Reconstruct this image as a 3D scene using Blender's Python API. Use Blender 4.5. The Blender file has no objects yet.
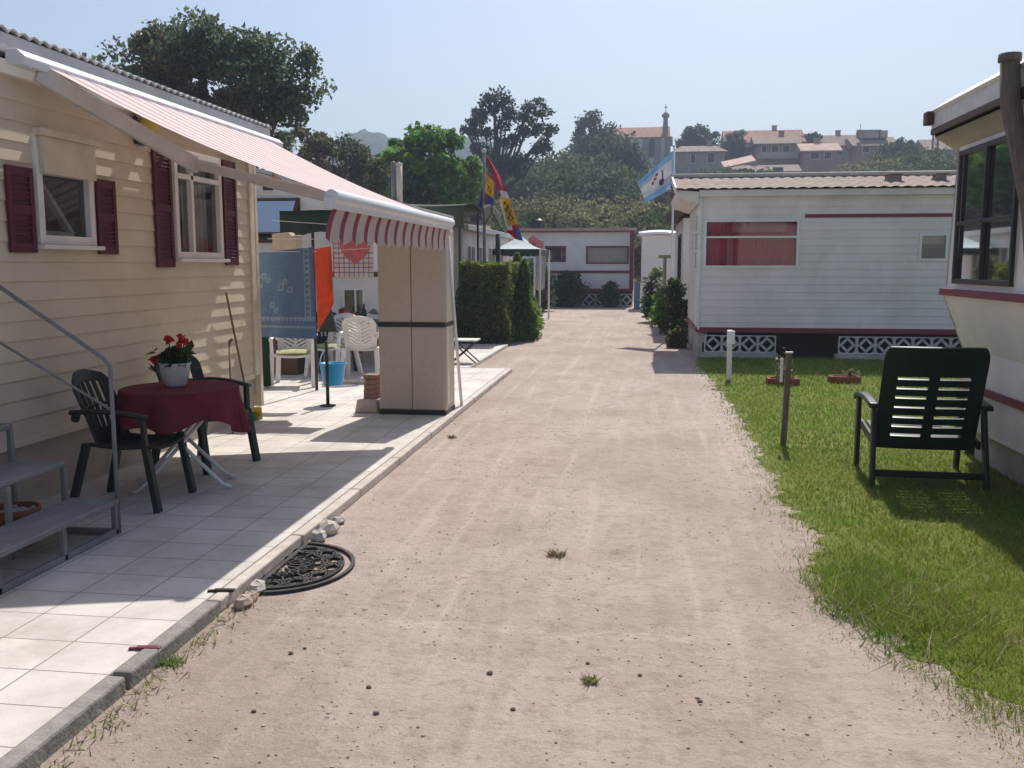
import bpy, math, random
import numpy as np
from mathutils import Vector, Matrix
random.seed(7); rng = np.random.default_rng(7)
PI = math.pi; R_ = math.radians
sc = bpy.context.scene
COL = sc.collection
# ------------------------------------------------------------------ camera numbers
FPX, CX, CY, EYE = 930.0, 512.0, 384.0, 1.65
TH = math.atan((CY-265)/FPX); PS = math.atan(128/FPX*math.cos(TH))
cF = Vector((-math.sin(PS)*math.cos(TH), math.cos(PS)*math.cos(TH), -math.sin(TH)))
cR = Vector((math.cos(PS), math.sin(PS), 0)); cU = cR.cross(cF)
def P(px, py, X=None, Y=None, Z=None):
    d = cF*FPX + cR*(px-CX) - cU*(py-CY)
    t = X/d.x if X is not None else Y/d.y if Y is not None else (Z-EYE)/d.z
    return Vector((d.x*t, d.y*t, EYE+d.z*t))
SUN_AZ, SUN_EL = R_(7.5), R_(50)

# ------------------------------------------------------------------ materials
def mat(name, c1, c2=None, rough=0.7, scale=6.0, detail=5, bump=0.0, bscale=None, metal=0.0, stretch=(1,1,1),
        dirt=None, dscale=1.2, dfac=0.35, spec=0.35, island=0.0, trans=0.0, coat=0.0):
    m = bpy.data.materials.new(name); m.use_nodes = True
    nt = m.node_tree; N = nt.nodes; L = nt.links
    b = N['Principled BSDF']
    b.inputs['Roughness'].default_value = rough; b.inputs['Metallic'].default_value = metal
    b.inputs['Specular IOR Level'].default_value = spec
    if coat: b.inputs['Coat Weight'].default_value = coat
    tc = N.new('ShaderNodeTexCoord'); mp = N.new('ShaderNodeMapping'); mp.inputs['Scale'].default_value = stretch
    L.new(tc.outputs['Object'], mp.inputs['Vector'])
    nz = N.new('ShaderNodeTexNoise'); nz.inputs['Scale'].default_value = scale; nz.inputs['Detail'].default_value = detail
    L.new(mp.outputs['Vector'], nz.inputs['Vector'])
    if c2 is None: c2 = tuple(x*0.85 for x in c1)
    rmp = N.new('ShaderNodeValToRGB'); rmp.color_ramp.elements[0].position = 0.35; rmp.color_ramp.elements[1].position = 0.65
    rmp.color_ramp.elements[0].color = (*c2, 1); rmp.color_ramp.elements[1].color = (*c1, 1)
    L.new(nz.outputs['Fac'], rmp.inputs['Fac']); col = rmp.outputs['Color']
    if island:
        ge = N.new('ShaderNodeNewGeometry'); hs = N.new('ShaderNodeHueSaturation')
        mr = N.new('ShaderNodeMapRange'); mr.inputs['To Min'].default_value = 1-island; mr.inputs['To Max'].default_value = 1+island
        L.new(ge.outputs['Random Per Island'], mr.inputs['Value']); L.new(mr.outputs['Result'], hs.inputs['Value'])
        mr2 = N.new('ShaderNodeMapRange'); mr2.inputs['To Min'].default_value = .47; mr2.inputs['To Max'].default_value = .53
        L.new(ge.outputs['Random Per Island'], mr2.inputs['Value']); L.new(mr2.outputs['Result'], hs.inputs['Hue'])
        L.new(col, hs.inputs['Color']); col = hs.outputs['Color']
    if dirt:
        n2 = N.new('ShaderNodeTexNoise'); n2.inputs['Scale'].default_value = dscale; n2.inputs['Detail'].default_value = 8; n2.inputs['Roughness'].default_value = .65
        L.new(tc.outputs['Object'], n2.inputs['Vector'])
        mr = N.new('ShaderNodeMapRange'); mr.inputs['From Min'].default_value = .45; mr.inputs['From Max'].default_value = .75; mr.inputs['To Max'].default_value = dfac
        L.new(n2.outputs['Fac'], mr.inputs['Value'])
        mx = N.new('ShaderNodeMix'); mx.data_type = 'RGBA'; mx.inputs['B'].default_value = (*dirt, 1)
        L.new(mr.outputs['Result'], mx.inputs['Factor']); L.new(col, mx.inputs['A']); col = mx.outputs['Result']
    L.new(col, b.inputs['Base Color'])
    if bump:
        n3 = N.new('ShaderNodeTexNoise'); n3.inputs['Scale'].default_value = bscale or scale*4; n3.inputs['Detail'].default_value = 6
        L.new(mp.outputs['Vector'], n3.inputs['Vector'])
        bp = N.new('ShaderNodeBump'); bp.inputs['Strength'].default_value = bump; bp.inputs['Distance'].default_value = .02
        L.new(n3.outputs['Fac'], bp.inputs['Height']); L.new(bp.outputs['Normal'], b.inputs['Normal'])
    if trans:
        tr = N.new('ShaderNodeBsdfTranslucent'); ms = N.new('ShaderNodeMixShader'); ms.inputs['Fac'].default_value = trans
        L.new(col, tr.inputs['Color']); L.new(b.outputs['BSDF'], ms.inputs[1]); L.new(tr.outputs['BSDF'], ms.inputs[2])
        L.new(ms.outputs['Shader'], N['Material Output'].inputs['Surface'])
    return m
def glass_mat(name, tint=(.75,.8,.82), add=0.):
    m = bpy.data.materials.new(name); m.use_nodes = True; nt = m.node_tree; N = nt.nodes; L = nt.links
    N.remove(N['Principled BSDF'])
    tr = N.new('ShaderNodeBsdfTransparent'); tr.inputs['Color'].default_value = (*tint, 1)
    gl = N.new('ShaderNodeBsdfGlossy'); gl.inputs['Roughness'].default_value = .03
    fr = N.new('ShaderNodeFresnel'); fr.inputs['IOR'].default_value = 1.6
    ad = N.new('ShaderNodeMath'); ad.operation = 'ADD'; ad.inputs[1].default_value = add
    ms = N.new('ShaderNodeMixShader'); L.new(fr.outputs['Fac'], ad.inputs[0]); L.new(ad.outputs[0], ms.inputs['Fac'])
    L.new(tr.outputs[0], ms.inputs[1]); L.new(gl.outputs[0], ms.inputs[2]); L.new(ms.outputs[0], N['Material Output'].inputs['Surface'])
    return m
M = {}
M['siding_cream'] = mat('siding_cream', (.66,.575,.445), (.60,.52,.40), .6, 3, bump=.05, bscale=60, dirt=(.35,.28,.2), dfac=.25)
M['cream'] = mat('cream', (.68,.60,.46), None, .55, 5)
M['skirt_beige'] = mat('skirt_beige', (.55,.47,.37), (.44,.37,.29), .7, 3, dirt=(.2,.16,.12), dfac=.45)
M['maroon'] = mat('maroon', (.105,.012,.028), (.085,.01,.023), .5, 5, bump=.03)
M['maroon_trim'] = mat('maroon_trim', (.20,.03,.05), None, .5, 5)
M['white_pvc'] = mat('white_pvc', (.78,.77,.74), (.70,.69,.66), .4, 4, dirt=(.5,.46,.4), dfac=.3)
M['white_metal'] = mat('white_metal', (.75,.75,.76), (.70,.70,.71), .35, 4)
M['grey_metal'] = mat('grey_metal', (.24,.24,.25), (.18,.18,.19), .5, 8, dirt=(.2,.17,.14), dfac=.3)
M['arm_grey'] = mat('arm_grey', (.60,.58,.55), None, .5, 8)
M['roof_grey'] = mat('roof_grey', (.52,.51,.51), (.44,.43,.43), .75, 5, bump=.15, dirt=(.18,.16,.14), dfac=.4)
M['shade_black'] = mat('shade_black', (.03,.03,.03), None, .9)  # near-black that stands in for the shade under the homes
M['interior'] = mat('interior', (.22,.19,.16), None, .9)
M['glass_sky'] = glass_mat('glass_sky', (.8,.84,.86), .16); M['glass'] = glass_mat('glass', (.88,.9,.9)); M['glass_dark'] = glass_mat('glass_dark', (.25,.27,.28))
M['curtain'] = mat('curtain', (.78,.75,.70), (.66,.63,.58), .9, 9, stretch=(1,6,.3), trans=.2)
M['curtain_red'] = mat('curtain_red', (.78,.13,.17), (.62,.09,.13), .9, 9, stretch=(6,1,.3))
M['curtain_pink'] = mat('curtain_pink', (.80,.34,.34), (.7,.26,.27), .9, 9, stretch=(6,1,.3))
M['yellow_lamp'] = mat('yellow_lamp', (.62,.48,.12), None, .4)
M['green_plastic'] = mat('green_plastic', (.012,.028,.026), (.009,.02,.02), .42, 6, dirt=(.06,.06,.05), dfac=.25)
M['green_resin'] = mat('green_resin', (.008,.022,.017), (.006,.017,.014), .38, 6, dirt=(.05,.055,.04), dfac=.25)
M['white_plastic'] = mat('white_plastic', (.72,.70,.68), (.62,.60,.57), .45, 6, dirt=(.4,.36,.3), dfac=.3)
M['wine_cloth'] = mat('wine_cloth', (.16,.018,.03), (.125,.013,.023), .9, 14, bump=.12, bscale=200)
M['cushion'] = mat('cushion', (.42,.40,.22), (.3,.3,.15), .9, 20)
M['terracotta'] = mat('terracotta', (.30,.10,.05), (.22,.07,.04), .85, 8, bump=.1)
M['soil'] = mat('soil', (.05,.035,.025), None, .95, 30, bump=.5)
M['ceramic'] = mat('ceramic', (.62,.60,.62), (.5,.49,.53), .35, 7)
M['petal_red'] = mat('petal_red', (.62,.03,.025), (.45,.015,.02), .6, 20, trans=.25)
M['plant_leaf'] = mat('plant_leaf', (.035,.075,.022), (.02,.045,.015), .5, 12, island=.4, trans=.25)
M['wood'] = mat('wood', (.22,.13,.08), (.15,.085,.05), .7, 6, stretch=(8,8,.6))
M['wood_grey'] = mat('wood_grey', (.20,.155,.125), (.12,.09,.075), .85, 6, stretch=(9,9,.7), bump=.4)
M['towel_blue'] = mat('towel_blue', (.17,.27,.42), (.14,.225,.36), .95, 40, bump=.3, bscale=160, trans=.2)
M['towel_pale'] = mat('towel_pale', (.30,.40,.48), (.25,.35,.44), .95, 40, bump=.3, bscale=160)
M['orange_cloth'] = mat('orange_cloth', (.80,.20,.09), (.70,.16,.07), .9, 12, bump=.1, trans=.4)
M['white_cloth'] = mat('white_cloth', (.78,.77,.76), None, .9, 12, bump=.1, trans=.25)
M['lilac'] = mat('lilac', (.35,.30,.48), None, .9, 12); M['lilac_dark'] = mat('lilac_dark', (.22,.18,.36), None, .9, 12)
M['pink_cloth'] = mat('pink_cloth', (.70,.22,.22), (.6,.17,.18), .9, 12)
M['blue_plastic'] = mat('blue_plastic', (.02,.32,.62), (.015,.25,.5), .35, 5)
M['cabinet'] = mat('cabinet', (.53,.455,.375), (.49,.415,.34), .5, 30, bump=.05, bscale=120)
M['cabinet_dark'] = mat('cabinet_dark', (.03,.035,.03), None, .5)
M['green_canvas'] = mat('green_canvas', (.10,.115,.075), (.08,.095,.06), .9, 4, trans=.2)
M['green_dark'] = mat('green_dark', (.02,.045,.028), (.014,.03,.02), .7, 5)
M['rubber'] = mat('rubber', (.022,.022,.024), (.016,.016,.018), .6, 20, dirt=(.14,.11,.09), dscale=6, dfac=.5)
M['stone_white'] = mat('stone_white', (.56,.52,.47), (.4,.36,.32), .9, 9, bump=.5)
M['stone_rose'] = mat('stone_rose', (.46,.35,.28), (.36,.27,.22), .9, 9, bump=.5)
M['dirt_clod'] = mat('dirt_clod', (.20,.15,.12), None, .95, 20); M['dirt_grain'] = mat('dirt_grain', (.50,.42,.37), (.40,.32,.28), .95, 20); M['dirt_grain_dark'] = mat('dirt_grain_dark', (.33,.26,.215), (.27,.21,.17), .95, 20)
M['kerb'] = mat('kerb', (.30,.28,.26), (.22,.205,.19), .9, 14, bump=.3, dirt=(.14,.12,.1), dfac=.5)
M['kerb_pale'] = mat('kerb_pale', (.58,.52,.46), (.48,.42,.37), .9, 12, bump=.2, dirt=(.3,.25,.2), dfac=.4)
M['brick'] = mat('brick', (.25,.075,.05), (.17,.05,.035), .9, 14, bump=.4)
M['old_brick'] = mat('old_brick', (.36,.22,.16), (.26,.15,.11), .9, 14, bump=.4)
M['concrete'] = mat('concrete', (.48,.45,.41), (.38,.35,.32), .9, 8, bump=.3, dirt=(.2,.18,.15), dfac=.4)
M['breeze'] = mat('breeze', (.62,.61,.60), (.52,.51,.5), .85, 6, dirt=(.3,.28,.25), dfac=.4)
M['home_white'] = mat('home_white', (.78,.725,.70), (.71,.66,.635), .55, 2.5, dirt=(.42,.38,.33), dfac=.5)
M['home_cool'] = mat('home_cool', (.74,.72,.70), (.68,.66,.645), .55, 2.5, dirt=(.45,.42,.38), dfac=.3)
M['home_ivory'] = mat('home_ivory', (.70,.65,.53), (.64,.585,.47), .55, 2.5, dirt=(.45,.38,.3), dfac=.3)
M['roof_pantile'] = mat('roof_pantile', (.31,.235,.20), (.22,.165,.14), .85, 5, bump=.2, dirt=(.13,.1,.085), dscale=2, dfac=.6)
M['roof_pink'] = mat('roof_pink', (.52,.34,.28), (.42,.26,.22), .8, 5, dirt=(.2,.15,.12), dfac=.4)
M['brown_trim'] = mat('brown_trim', (.10,.055,.04), None, .6, 6)
M['dark_metal'] = mat('dark_metal', (.03,.03,.03), None, .5, 6)
M['bark'] = mat('bark', (.10,.075,.055), (.06,.045,.033), .95, 6, stretch=(6,6,1), bump=.6)
def leafm(n, a, b, isl=.35, tr=.5): M[n] = mat(n, tuple(2.0*q for q in a), tuple(2.0*q for q in b), .85, 1.1, island=isl, trans=tr, spec=.08)
leafm('leaf_holm', (.064,.082,.046), (.044,.060,.038)); leafm('leaf_holm_dry', (.12,.085,.04), (.075,.058,.028))
leafm('leaf_bright', (.085,.15,.032), (.055,.11,.026)); leafm('leaf_euc', (.032,.046,.032), (.022,.032,.024))
leafm('leaf_rust', (.10,.075,.032), (.065,.06,.026)); leafm('leaf_dark', (.026,.045,.021), (.019,.033,.018))
leafm('leaf_wood', (.045,.058,.022), (.026,.039,.016)); leafm('leaf_olive', (.115,.108,.05), (.08,.083,.038))
leafm('leaf_hedge', (.075,.095,.03), (.052,.072,.022)); leafm('leaf_hedge_tip', (.10,.125,.028), (.075,.095,.024))
leafm('leaf_conifer', (.09,.135,.028), (.055,.09,.02)); leafm('leaf_hill', (.050,.066,.036), (.036,.05,.03))
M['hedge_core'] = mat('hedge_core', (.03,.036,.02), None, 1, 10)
M['grass_blade'] = mat('grass_blade', (.21,.30,.03), (.135,.225,.022), .55, .9, detail=3, island=.35, trans=.35, dirt=(.42,.37,.09), dscale=.75, dfac=.8, spec=.12)
M['grass_dry'] = mat('grass_dry', (.40,.36,.20), (.26,.26,.12), .7, 3, island=.3, trans=.3)
M['house_wall'] = mat('house_wall', (.50,.43,.375), (.4,.345,.3), .9, .6, dirt=(.2,.17,.15), dfac=.5)
M['house_white'] = mat('house_white', (.80,.78,.76), (.70,.68,.66), .9, .6, dirt=(.3,.27,.24), dfac=.4)
M['house_brick'] = mat('house_brick', (.40,.25,.195), (.31,.195,.155), .9, .6, dirt=(.15,.1,.09), dfac=.4)
M['house_stone'] = mat('house_stone', (.38,.335,.29), (.28,.245,.215), .9, .8, dirt=(.12,.11,.1), dfac=.5)
M['roof_tile'] = mat('roof_tile', (.42,.19,.13), (.3,.135,.1), .9, .7, stretch=(4,1,1), dirt=(.16,.11,.09), dfac=.5)
M['roof_tile_old'] = mat('roof_tile_old', (.30,.205,.16), (.2,.14,.115), .9, .7, stretch=(4,1,1), dirt=(.12,.1,.08), dfac=.5)
M['roof_bright'] = mat('roof_bright', (.56,.40,.32), (.46,.3,.24), .9, .7)
M['church_stone'] = mat('church_stone', (.30,.28,.265), (.23,.215,.2), .9, .8)
for n, c in dict(flag_red=(.55,.03,.08), flag_yellow=(.72,.50,.05), flag_purple=(.09,.10,.34), flag_blue=(.05,.16,.45), flag_white=(.75,.75,.76),
                 flag_sky=(.33,.55,.78), flag_emblem=(.20,.10,.04), flag_crimson=(.42,.07,.12), flag_green=(.10,.12,.03)).items():
    M[n] = mat(n, c, None, .8, 5, trans=.35)
M['awning_white'] = mat('awning_white', (.74,.66,.63), (.7,.62,.59), .85, 5, trans=.22)
M['awning_pink'] = mat('awning_pink', (.52,.19,.24), (.47,.16,.2), .85, 5, trans=.22)
M['awning_rose'] = mat('awning_rose', (.72,.55,.55), (.68,.5,.5), .85, 5, trans=.22)
M['awning_wine'] = mat('awning_wine', (.30,.055,.10), (.26,.045,.085), .85, 5, trans=.22)
M['awning_beige'] = mat('awning_beige', (.60,.52,.44), None, .85, 5, trans=.22)
M['gazebo_white'] = mat('gazebo_white', (.52,.62,.63), None, .8, 4, trans=.2)
M['red_brown_cloth'] = mat('red_brown_cloth', (.32,.09,.05), (.2,.05,.035), .95, 25, bump=.4)
M['cardboard'] = mat('cardboard', (.50,.41,.30), None, .9, 8)

# ------------------------------------------------------------------ mesh builder
ORG = {}
def tag(o, label=None, cat=None, group=None, kind=None):
    if label: o['label'] = label
    if cat: o['category'] = cat
    if group: o['group'] = group
    if kind: o['kind'] = kind
    return o
def thing(name, label, cat, loc=(0,0,0), rz=0, group=None):
    o = bpy.data.objects.new(name, None); COL.objects.link(o); o.location = loc; o.rotation_euler = (0,0,rz); o.empty_display_size = .2
    ORG[o.name] = Vector(loc) if rz == 0 else Vector((0,0,0))
    return tag(o, label, cat, group)
class MB:
    def __init__(s): s.v, s.f, s.m = [], [], []
    def add(s, vs, fs, mi=0):
        b = len(s.v); s.v += [tuple(v) for v in vs]; s.f += [tuple(b+i for i in f) for f in fs]; s.m += [mi]*len(fs); return s
    def box(s, x0, x1, y0, y1, z0, z1, mi=0):
        v = [(x,y,z) for z in (z0,z1) for y in (y0,y1) for x in (x0,x1)]
        return s.add(v, [(0,2,3,1),(4,5,7,6),(0,1,5,4),(2,6,7,3),(0,4,6,2),(1,3,7,5)], mi)
    def obox(s, a, b, w, h, up=(0,0,1), mi=0):      # a bar of section w x h running from a to b
        a = Vector(a); b = Vector(b); d = (b-a).normalized(); sd = d.cross(Vector(up))
        if sd.length < 1e-4: sd = d.cross(Vector((1,0,0)))
        sd.normalize(); u = sd.cross(d)
        v = [p + sd*(w/2*i) + u*(h/2*j) for p in (a,b) for j in (-1,1) for i in (-1,1)]
        return s.add(v, [(0,1,3,2),(4,6,7,5),(0,4,5,1),(2,3,7,6),(0,2,6,4),(1,5,7,3)], mi)
    def cyl(s, a, b, ra, rb=None, n=12, mi=0, cap=True):
        return s.tube([a,b], [ra, ra if rb is None else rb], n, mi, cap)
    def tube(s, pts, r, n=8, mi=0, cap=True):
        pts = [Vector(p) for p in pts]; rs = r if isinstance(r, (list,tuple)) else [r]*len(pts)
        vs = []; prev = None
        for i, p in enumerate(pts):
            d = (pts[min(i+1,len(pts)-1)] - pts[max(i-1,0)]).normalized()
            if prev is None:
                a = d.cross(Vector((0,0,1)) if abs(d.z) < .9 else Vector((1,0,0))).normalized()
            else: a = (prev - d*prev.dot(d)).normalized()
            prev = a; b2 = d.cross(a)
            vs += [p + (a*math.cos(2*PI*k/n) + b2*math.sin(2*PI*k/n))*rs[i] for k in range(n)]
        fs = [(i*n+k, i*n+(k+1)%n, (i+1)*n+(k+1)%n, (i+1)*n+k) for i in range(len(pts)-1) for k in range(n)]
        if cap: fs += [tuple(range(n-1,-1,-1)), tuple((len(pts)-1)*n+k for k in range(n))]
        return s.add(vs, fs, mi)
    def lathe(s, prof, c=(0,0,0), n=24, mi=0):
        vs = [(c[0]+r*math.cos(2*PI*k/n), c[1]+r*math.sin(2*PI*k/n), c[2]+z) for r,z in prof for k in range(n)]
        fs = [(i*n+k, i*n+(k+1)%n, (i+1)*n+(k+1)%n, (i+1)*n+k) for i in range(len(prof)-1) for k in range(n)]
        return s.add(vs, fs, mi)
    def prism(s, poly, ext, mi=0):
        n = len(poly); e = Vector(ext); vs = [Vector(p) for p in poly]; vs += [p+e for p in vs]
        return s.add(vs, [tuple(range(n-1,-1,-1)), tuple(range(n,2*n))] + [(i,(i+1)%n,n+(i+1)%n,n+i) for i in range(n)], mi)
    def grid(s, fn, nu, nv, mi=0, hole=None, mfn=None):
        vs = [fn(i/nu, j/nv) for j in range(nv+1) for i in range(nu+1)]; b = len(s.v); s.v += [tuple(v) for v in vs]
        for j in range(nv):
            for i in range(nu):
                u, v = (i+.5)/nu, (j+.5)/nv
                if hole and hole(u,v): continue
                q = b+j*(nu+1)+i
                s.f.append((q,q+1,q+nu+2,q+nu+1)); s.m.append(mfn(u,v) if mfn else mi)
        return s
    def stone(s, c, rx, ry, rz, mi=0, n=7):
        ph = random.random()*6; prof = []
        vs = []
        for j in range(5):
            t = -PI/2 + PI*(j+.001)/4.001
            for k in range(n):
                q = random.uniform(.8,1.15); a = 2*PI*k/n+ph
                vs.append((c[0]+rx*q*math.cos(t)*math.cos(a), c[1]+ry*q*math.cos(t)*math.sin(a), c[2]+rz*q*math.sin(t)))
        fs = [(i*n+k, i*n+(k+1)%n, (i+1)*n+(k+1)%n, (i+1)*n+k) for i in range(4) for k in range(n)]
        fs += [tuple(range(n-1,-1,-1)), tuple(4*n+k for k in range(n))]
        return s.add(vs, fs, mi)
    def build(s, name, mats, parent=None, smooth=False, bevel=0, at=None, solid=0, sub=0, auto=None):
        o = Vector(at) if at is not None else (ORG.get(parent.name, Vector((0,0,0))) if parent else Vector((0,0,0)))
        me = bpy.data.meshes.new(name); me.from_pydata([(v[0]-o.x, v[1]-o.y, v[2]-o.z) for v in s.v], [], s.f)
        for m in (mats if isinstance(mats, (list,tuple)) else [mats]): me.materials.append(M[m] if isinstance(m, str) else m)
        me.polygons.foreach_set('material_index', s.m)
        if smooth: me.polygons.foreach_set('use_smooth', [True]*len(s.f))
        me.update()
        ob = bpy.data.objects.new(name, me); COL.objects.link(ob); ORG[ob.name] = o
        if parent: ob.parent = parent
        else: ob.location = o
        if solid:
            k = ob.modifiers.new('s','SOLIDIFY'); k.thickness = solid; k.offset = 0
        if bevel:
            k = ob.modifiers.new('b','BEVEL'); k.width = bevel; k.segments = 2; k.limit_method = 'ANGLE'; k.angle_limit = R_(40)
        if sub:
            k = ob.modifiers.new('u','SUBSURF'); k.levels = sub; k.render_levels = sub
        return ob
def copy_tree(o, parent=None):
    c = o.copy(); COL.objects.link(c)
    if parent: c.parent = parent
    for ch in list(o.children): copy_tree(ch, c)
    return c

# quads scattered as leaves -------------------------------------------------------
def leaf_mesh(name, centers, size, mats, parent=None, at=None, midx=None, up=.3, aspect=1.7, flat=None):
    n = len(centers); o = Vector(at) if at is not None else (ORG.get(parent.name, Vector((0,0,0))) if parent else Vector((0,0,0)))
    c = np.asarray(centers, dtype=np.float64) - np.array(o)
    nr = rng.normal(size=(n,3)); nr[:,2] += up*2; nr /= np.linalg.norm(nr,axis=1)[:,None]
    t = rng.normal(size=(n,3)); t -= nr*(t*nr).sum(1)[:,None]; t /= np.linalg.norm(t,axis=1)[:,None]
    b = np.cross(nr, t); sz = (np.asarray(size)*rng.uniform(.6,1.35,n))[:,None]
    k = nr*sz*.25
    V = np.stack([c - t*sz*aspect/2, c + b*sz/2 - k*0 , c + t*sz*aspect/2 - k, c - b*sz/2], 1).reshape(-1,3)
    me = bpy.data.meshes.new(name); me.vertices.add(4*n); me.vertices.foreach_set('co', V.ravel())
    me.loops.add(4*n); me.loops.foreach_set('vertex_index', np.arange(4*n, dtype=np.int32))
    me.polygons.add(n); me.polygons.foreach_set('loop_start', np.arange(0,4*n,4,dtype=np.int32)); me.polygons.foreach_set('loop_total', np.full(n,4,dtype=np.int32))
    for m in (mats if isinstance(mats,(list,tuple)) else [mats]): me.materials.append(M[m])
    if midx is not None: me.polygons.foreach_set('material_index', np.asarray(midx, dtype=np.int32))
    me.update(calc_edges=True)
    ob = bpy.data.objects.new(name, me); COL.objects.link(ob); ORG[ob.name] = o
    if parent: ob.parent = parent
    else: ob.location = o
    return ob
def clumped(lobes, nclump, nleaf, cr, shell=.5):
    """leaf centres: clumps spread through ellipsoid lobes, leaves gathered round each clump"""
    out = []; w = np.array([l[3]*l[4]*l[5] for l in lobes])**.7; w /= w.sum()
    for l, wt in zip(lobes, w):
        k = max(2, int(nclump*wt)); d = rng.normal(size=(k,3)); d /= np.linalg.norm(d,axis=1)[:,None]
        r = rng.uniform(shell,1.0,k)[:,None]**.7
        cc = np.array(l[:3]) + d*r*np.array(l[3:6])
        m = max(3, int(nleaf*wt/k))
        cs = cr*rng.uniform(.55,1.4,(k,1,1))
        g = rng.normal(size=(k,m,3)); g /= np.linalg.norm(g,axis=2)[:,:,None]; g = g*(rng.uniform(0,1,(k,m,1))**.45)*cs*np.array([1,1,.75])
        out.append((cc[:,None,:]+g).reshape(-1,3))
    return np.concatenate(out)
def tree(name, label, base, lobes, nclump, nleaf, cr, leaf, mats, trunk_r=.15, frac=(1.,), cat='tree', group=None, shell=.5, up=.3, nbr=9, aspect=1.7):
    t = thing(name, label, cat, base, 0, group)
    L = [(base[0]+l[0], base[1]+l[1], base[2]+l[2], *l[3:]) for l in lobes]
    c = clumped(L, nclump, nleaf, cr, shell); c = c[c[:,2] > base[2]+.03]
    mi = None
    if len(mats) > 1:
        ph = np.sin(c[:,0]*1.7/cr*.35+c[:,2]*2.1/cr*.35)+np.sin(c[:,1]*1.3/cr*.4+c[:,2]/cr*.5)+rng.normal(size=len(c))*.5
        mi = (ph > np.quantile(ph, frac[0])).astype(np.int32)
    leaf_mesh('crown', c, leaf, mats, t, midx=mi, up=up, aspect=aspect)
    tr = MB(); top = max(L, key=lambda l: l[2])
    b = Vector(base); p1 = b.lerp(Vector(top[:3]), .45) + Vector((random.uniform(-.2,.2)*trunk_r*4,0,0))
    tr.tube([b-Vector((0,0,.1)), b.lerp(p1,.5)+Vector((trunk_r*.4,0,0)), p1, Vector(top[:3])], [trunk_r*1.25, trunk_r, trunk_r*.75, trunk_r*.25], 8)
    for i in range(nbr):
        l = random.choice(L); e = Vector((l[0]+random.uniform(-.6,.6)*l[3], l[1]+random.uniform(-.6,.6)*l[4], l[2]+random.uniform(-.3,.6)*l[5]))
        s_ = b.lerp(p1, random.uniform(.55,1)); mid = s_.lerp(e,.5)+Vector((0,0,-.1*(e-s_).length))
        tr.tube([s_, mid, e], [trunk_r*.5, trunk_r*.3, trunk_r*.1], 6)
    tr.build('trunk', 'bark', t, smooth=True)
    return t

# lapped wall with openings: u runs along udir from org, n is the outward normal
def lap_wall(mb, org, ud, nd, u0, u1, z0, z1, pitch, proud, openings=(), mi=0):
    org, ud, nd = Vector(org), Vector(ud), Vector(nd); z = z0
    def q(ua, ub, za, zb, pa, pb):
        if ub-ua < 1e-4 or zb-za < 1e-4: return
        f = lambda u, zz, p: org+ud*u+Vector((0,0,zz))+nd*p
        mb.add([f(ua,za,pa), f(ub,za,pa), f(ub,zb,pb), f(ua,zb,pb)], [(0,1,2,3)], mi)
        mb.add([f(ua,za,0), f(ub,za,0), f(ub,za,pa), f(ua,za,pa)], [(0,1,2,3)], mi)
    while z < z1-1e-4:
        zt = min(z+pitch, z1); cuts = {z, zt}
        for o in openings:
            for zz in o[2:4]:
                if z < zz < zt: cuts.add(zz)
        cuts = sorted(cuts)
        for a, b in zip(cuts, cuts[1:]):
            pa = proud*(zt-a)/pitch; pb = proud*(zt-b)/pitch; m = (a+b)/2
            ivs = [(u0,u1)]
            for o in openings:
                if o[2] < m < o[3]:
                    nv = []
                    for s_, e in ivs:
                        if o[0] > s_: nv.append((s_, min(e,o[0])))
                        if o[1] < e: nv.append((max(s_,o[1]), e))
                    ivs = [i for i in nv if i[1]-i[0] > 1e-4]
            for s_, e in ivs: q(s_, e, a, b, pa, pb)
        z = zt
# window at a wall: local frame (u, z) on plane org/ud/nd
def frame_bars(mb, org, ud, nd, u0, u1, z0, z1, w, d0, d1, mull=(), trans=()):
    org, ud, nd = Vector(org), Vector(ud), Vector(nd)
    def bar(ua, ub, za, zb):
        poly = [org+ud*ua+nd*d0+Vector((0,0,za)), org+ud*ub+nd*d0+Vector((0,0,za)), org+ud*ub+nd*d0+Vector((0,0,zb)), org+ud*ua+nd*d0+Vector((0,0,zb))]
        mb.prism(poly, nd*(d1-d0))
    bar(u0,u0+w,z0,z1); bar(u1-w,u1,z0,z1); bar(u0+w,u1-w,z0,z0+w); bar(u0+w,u1-w,z1-w,z1)
    for u in mull: bar(u-w*.4,u+w*.4,z0+w,z1-w)
    for z in trans: bar(u0+w,u1-w,z-w*.4,z+w*.4)
def pane(mb, org, ud, nd, u0, u1, z0, z1, d):
    org, ud, nd = Vector(org), Vector(ud), Vector(nd)
    f = lambda u, z: org+ud*u+nd*d+Vector((0,0,z))
    mb.add([f(u0,z0),f(u1,z0),f(u1,z1),f(u0,z1)], [(0,1,2,3)])
def curtain(mb, org, ud, nd, u0, u1, z0, z1, d, n=40, amp=.02, fold=.09):
    org, ud, nd = Vector(org), Vector(ud), Vector(nd)
    mb.grid(lambda a, b: org+ud*(u0+(u1-u0)*a)+Vector((0,0,z0+(z1-z0)*b))+nd*(d+amp*math.sin((u1-u0)*a/fold*2*PI+math.sin(b*3)*.6)), n, 6)
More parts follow.
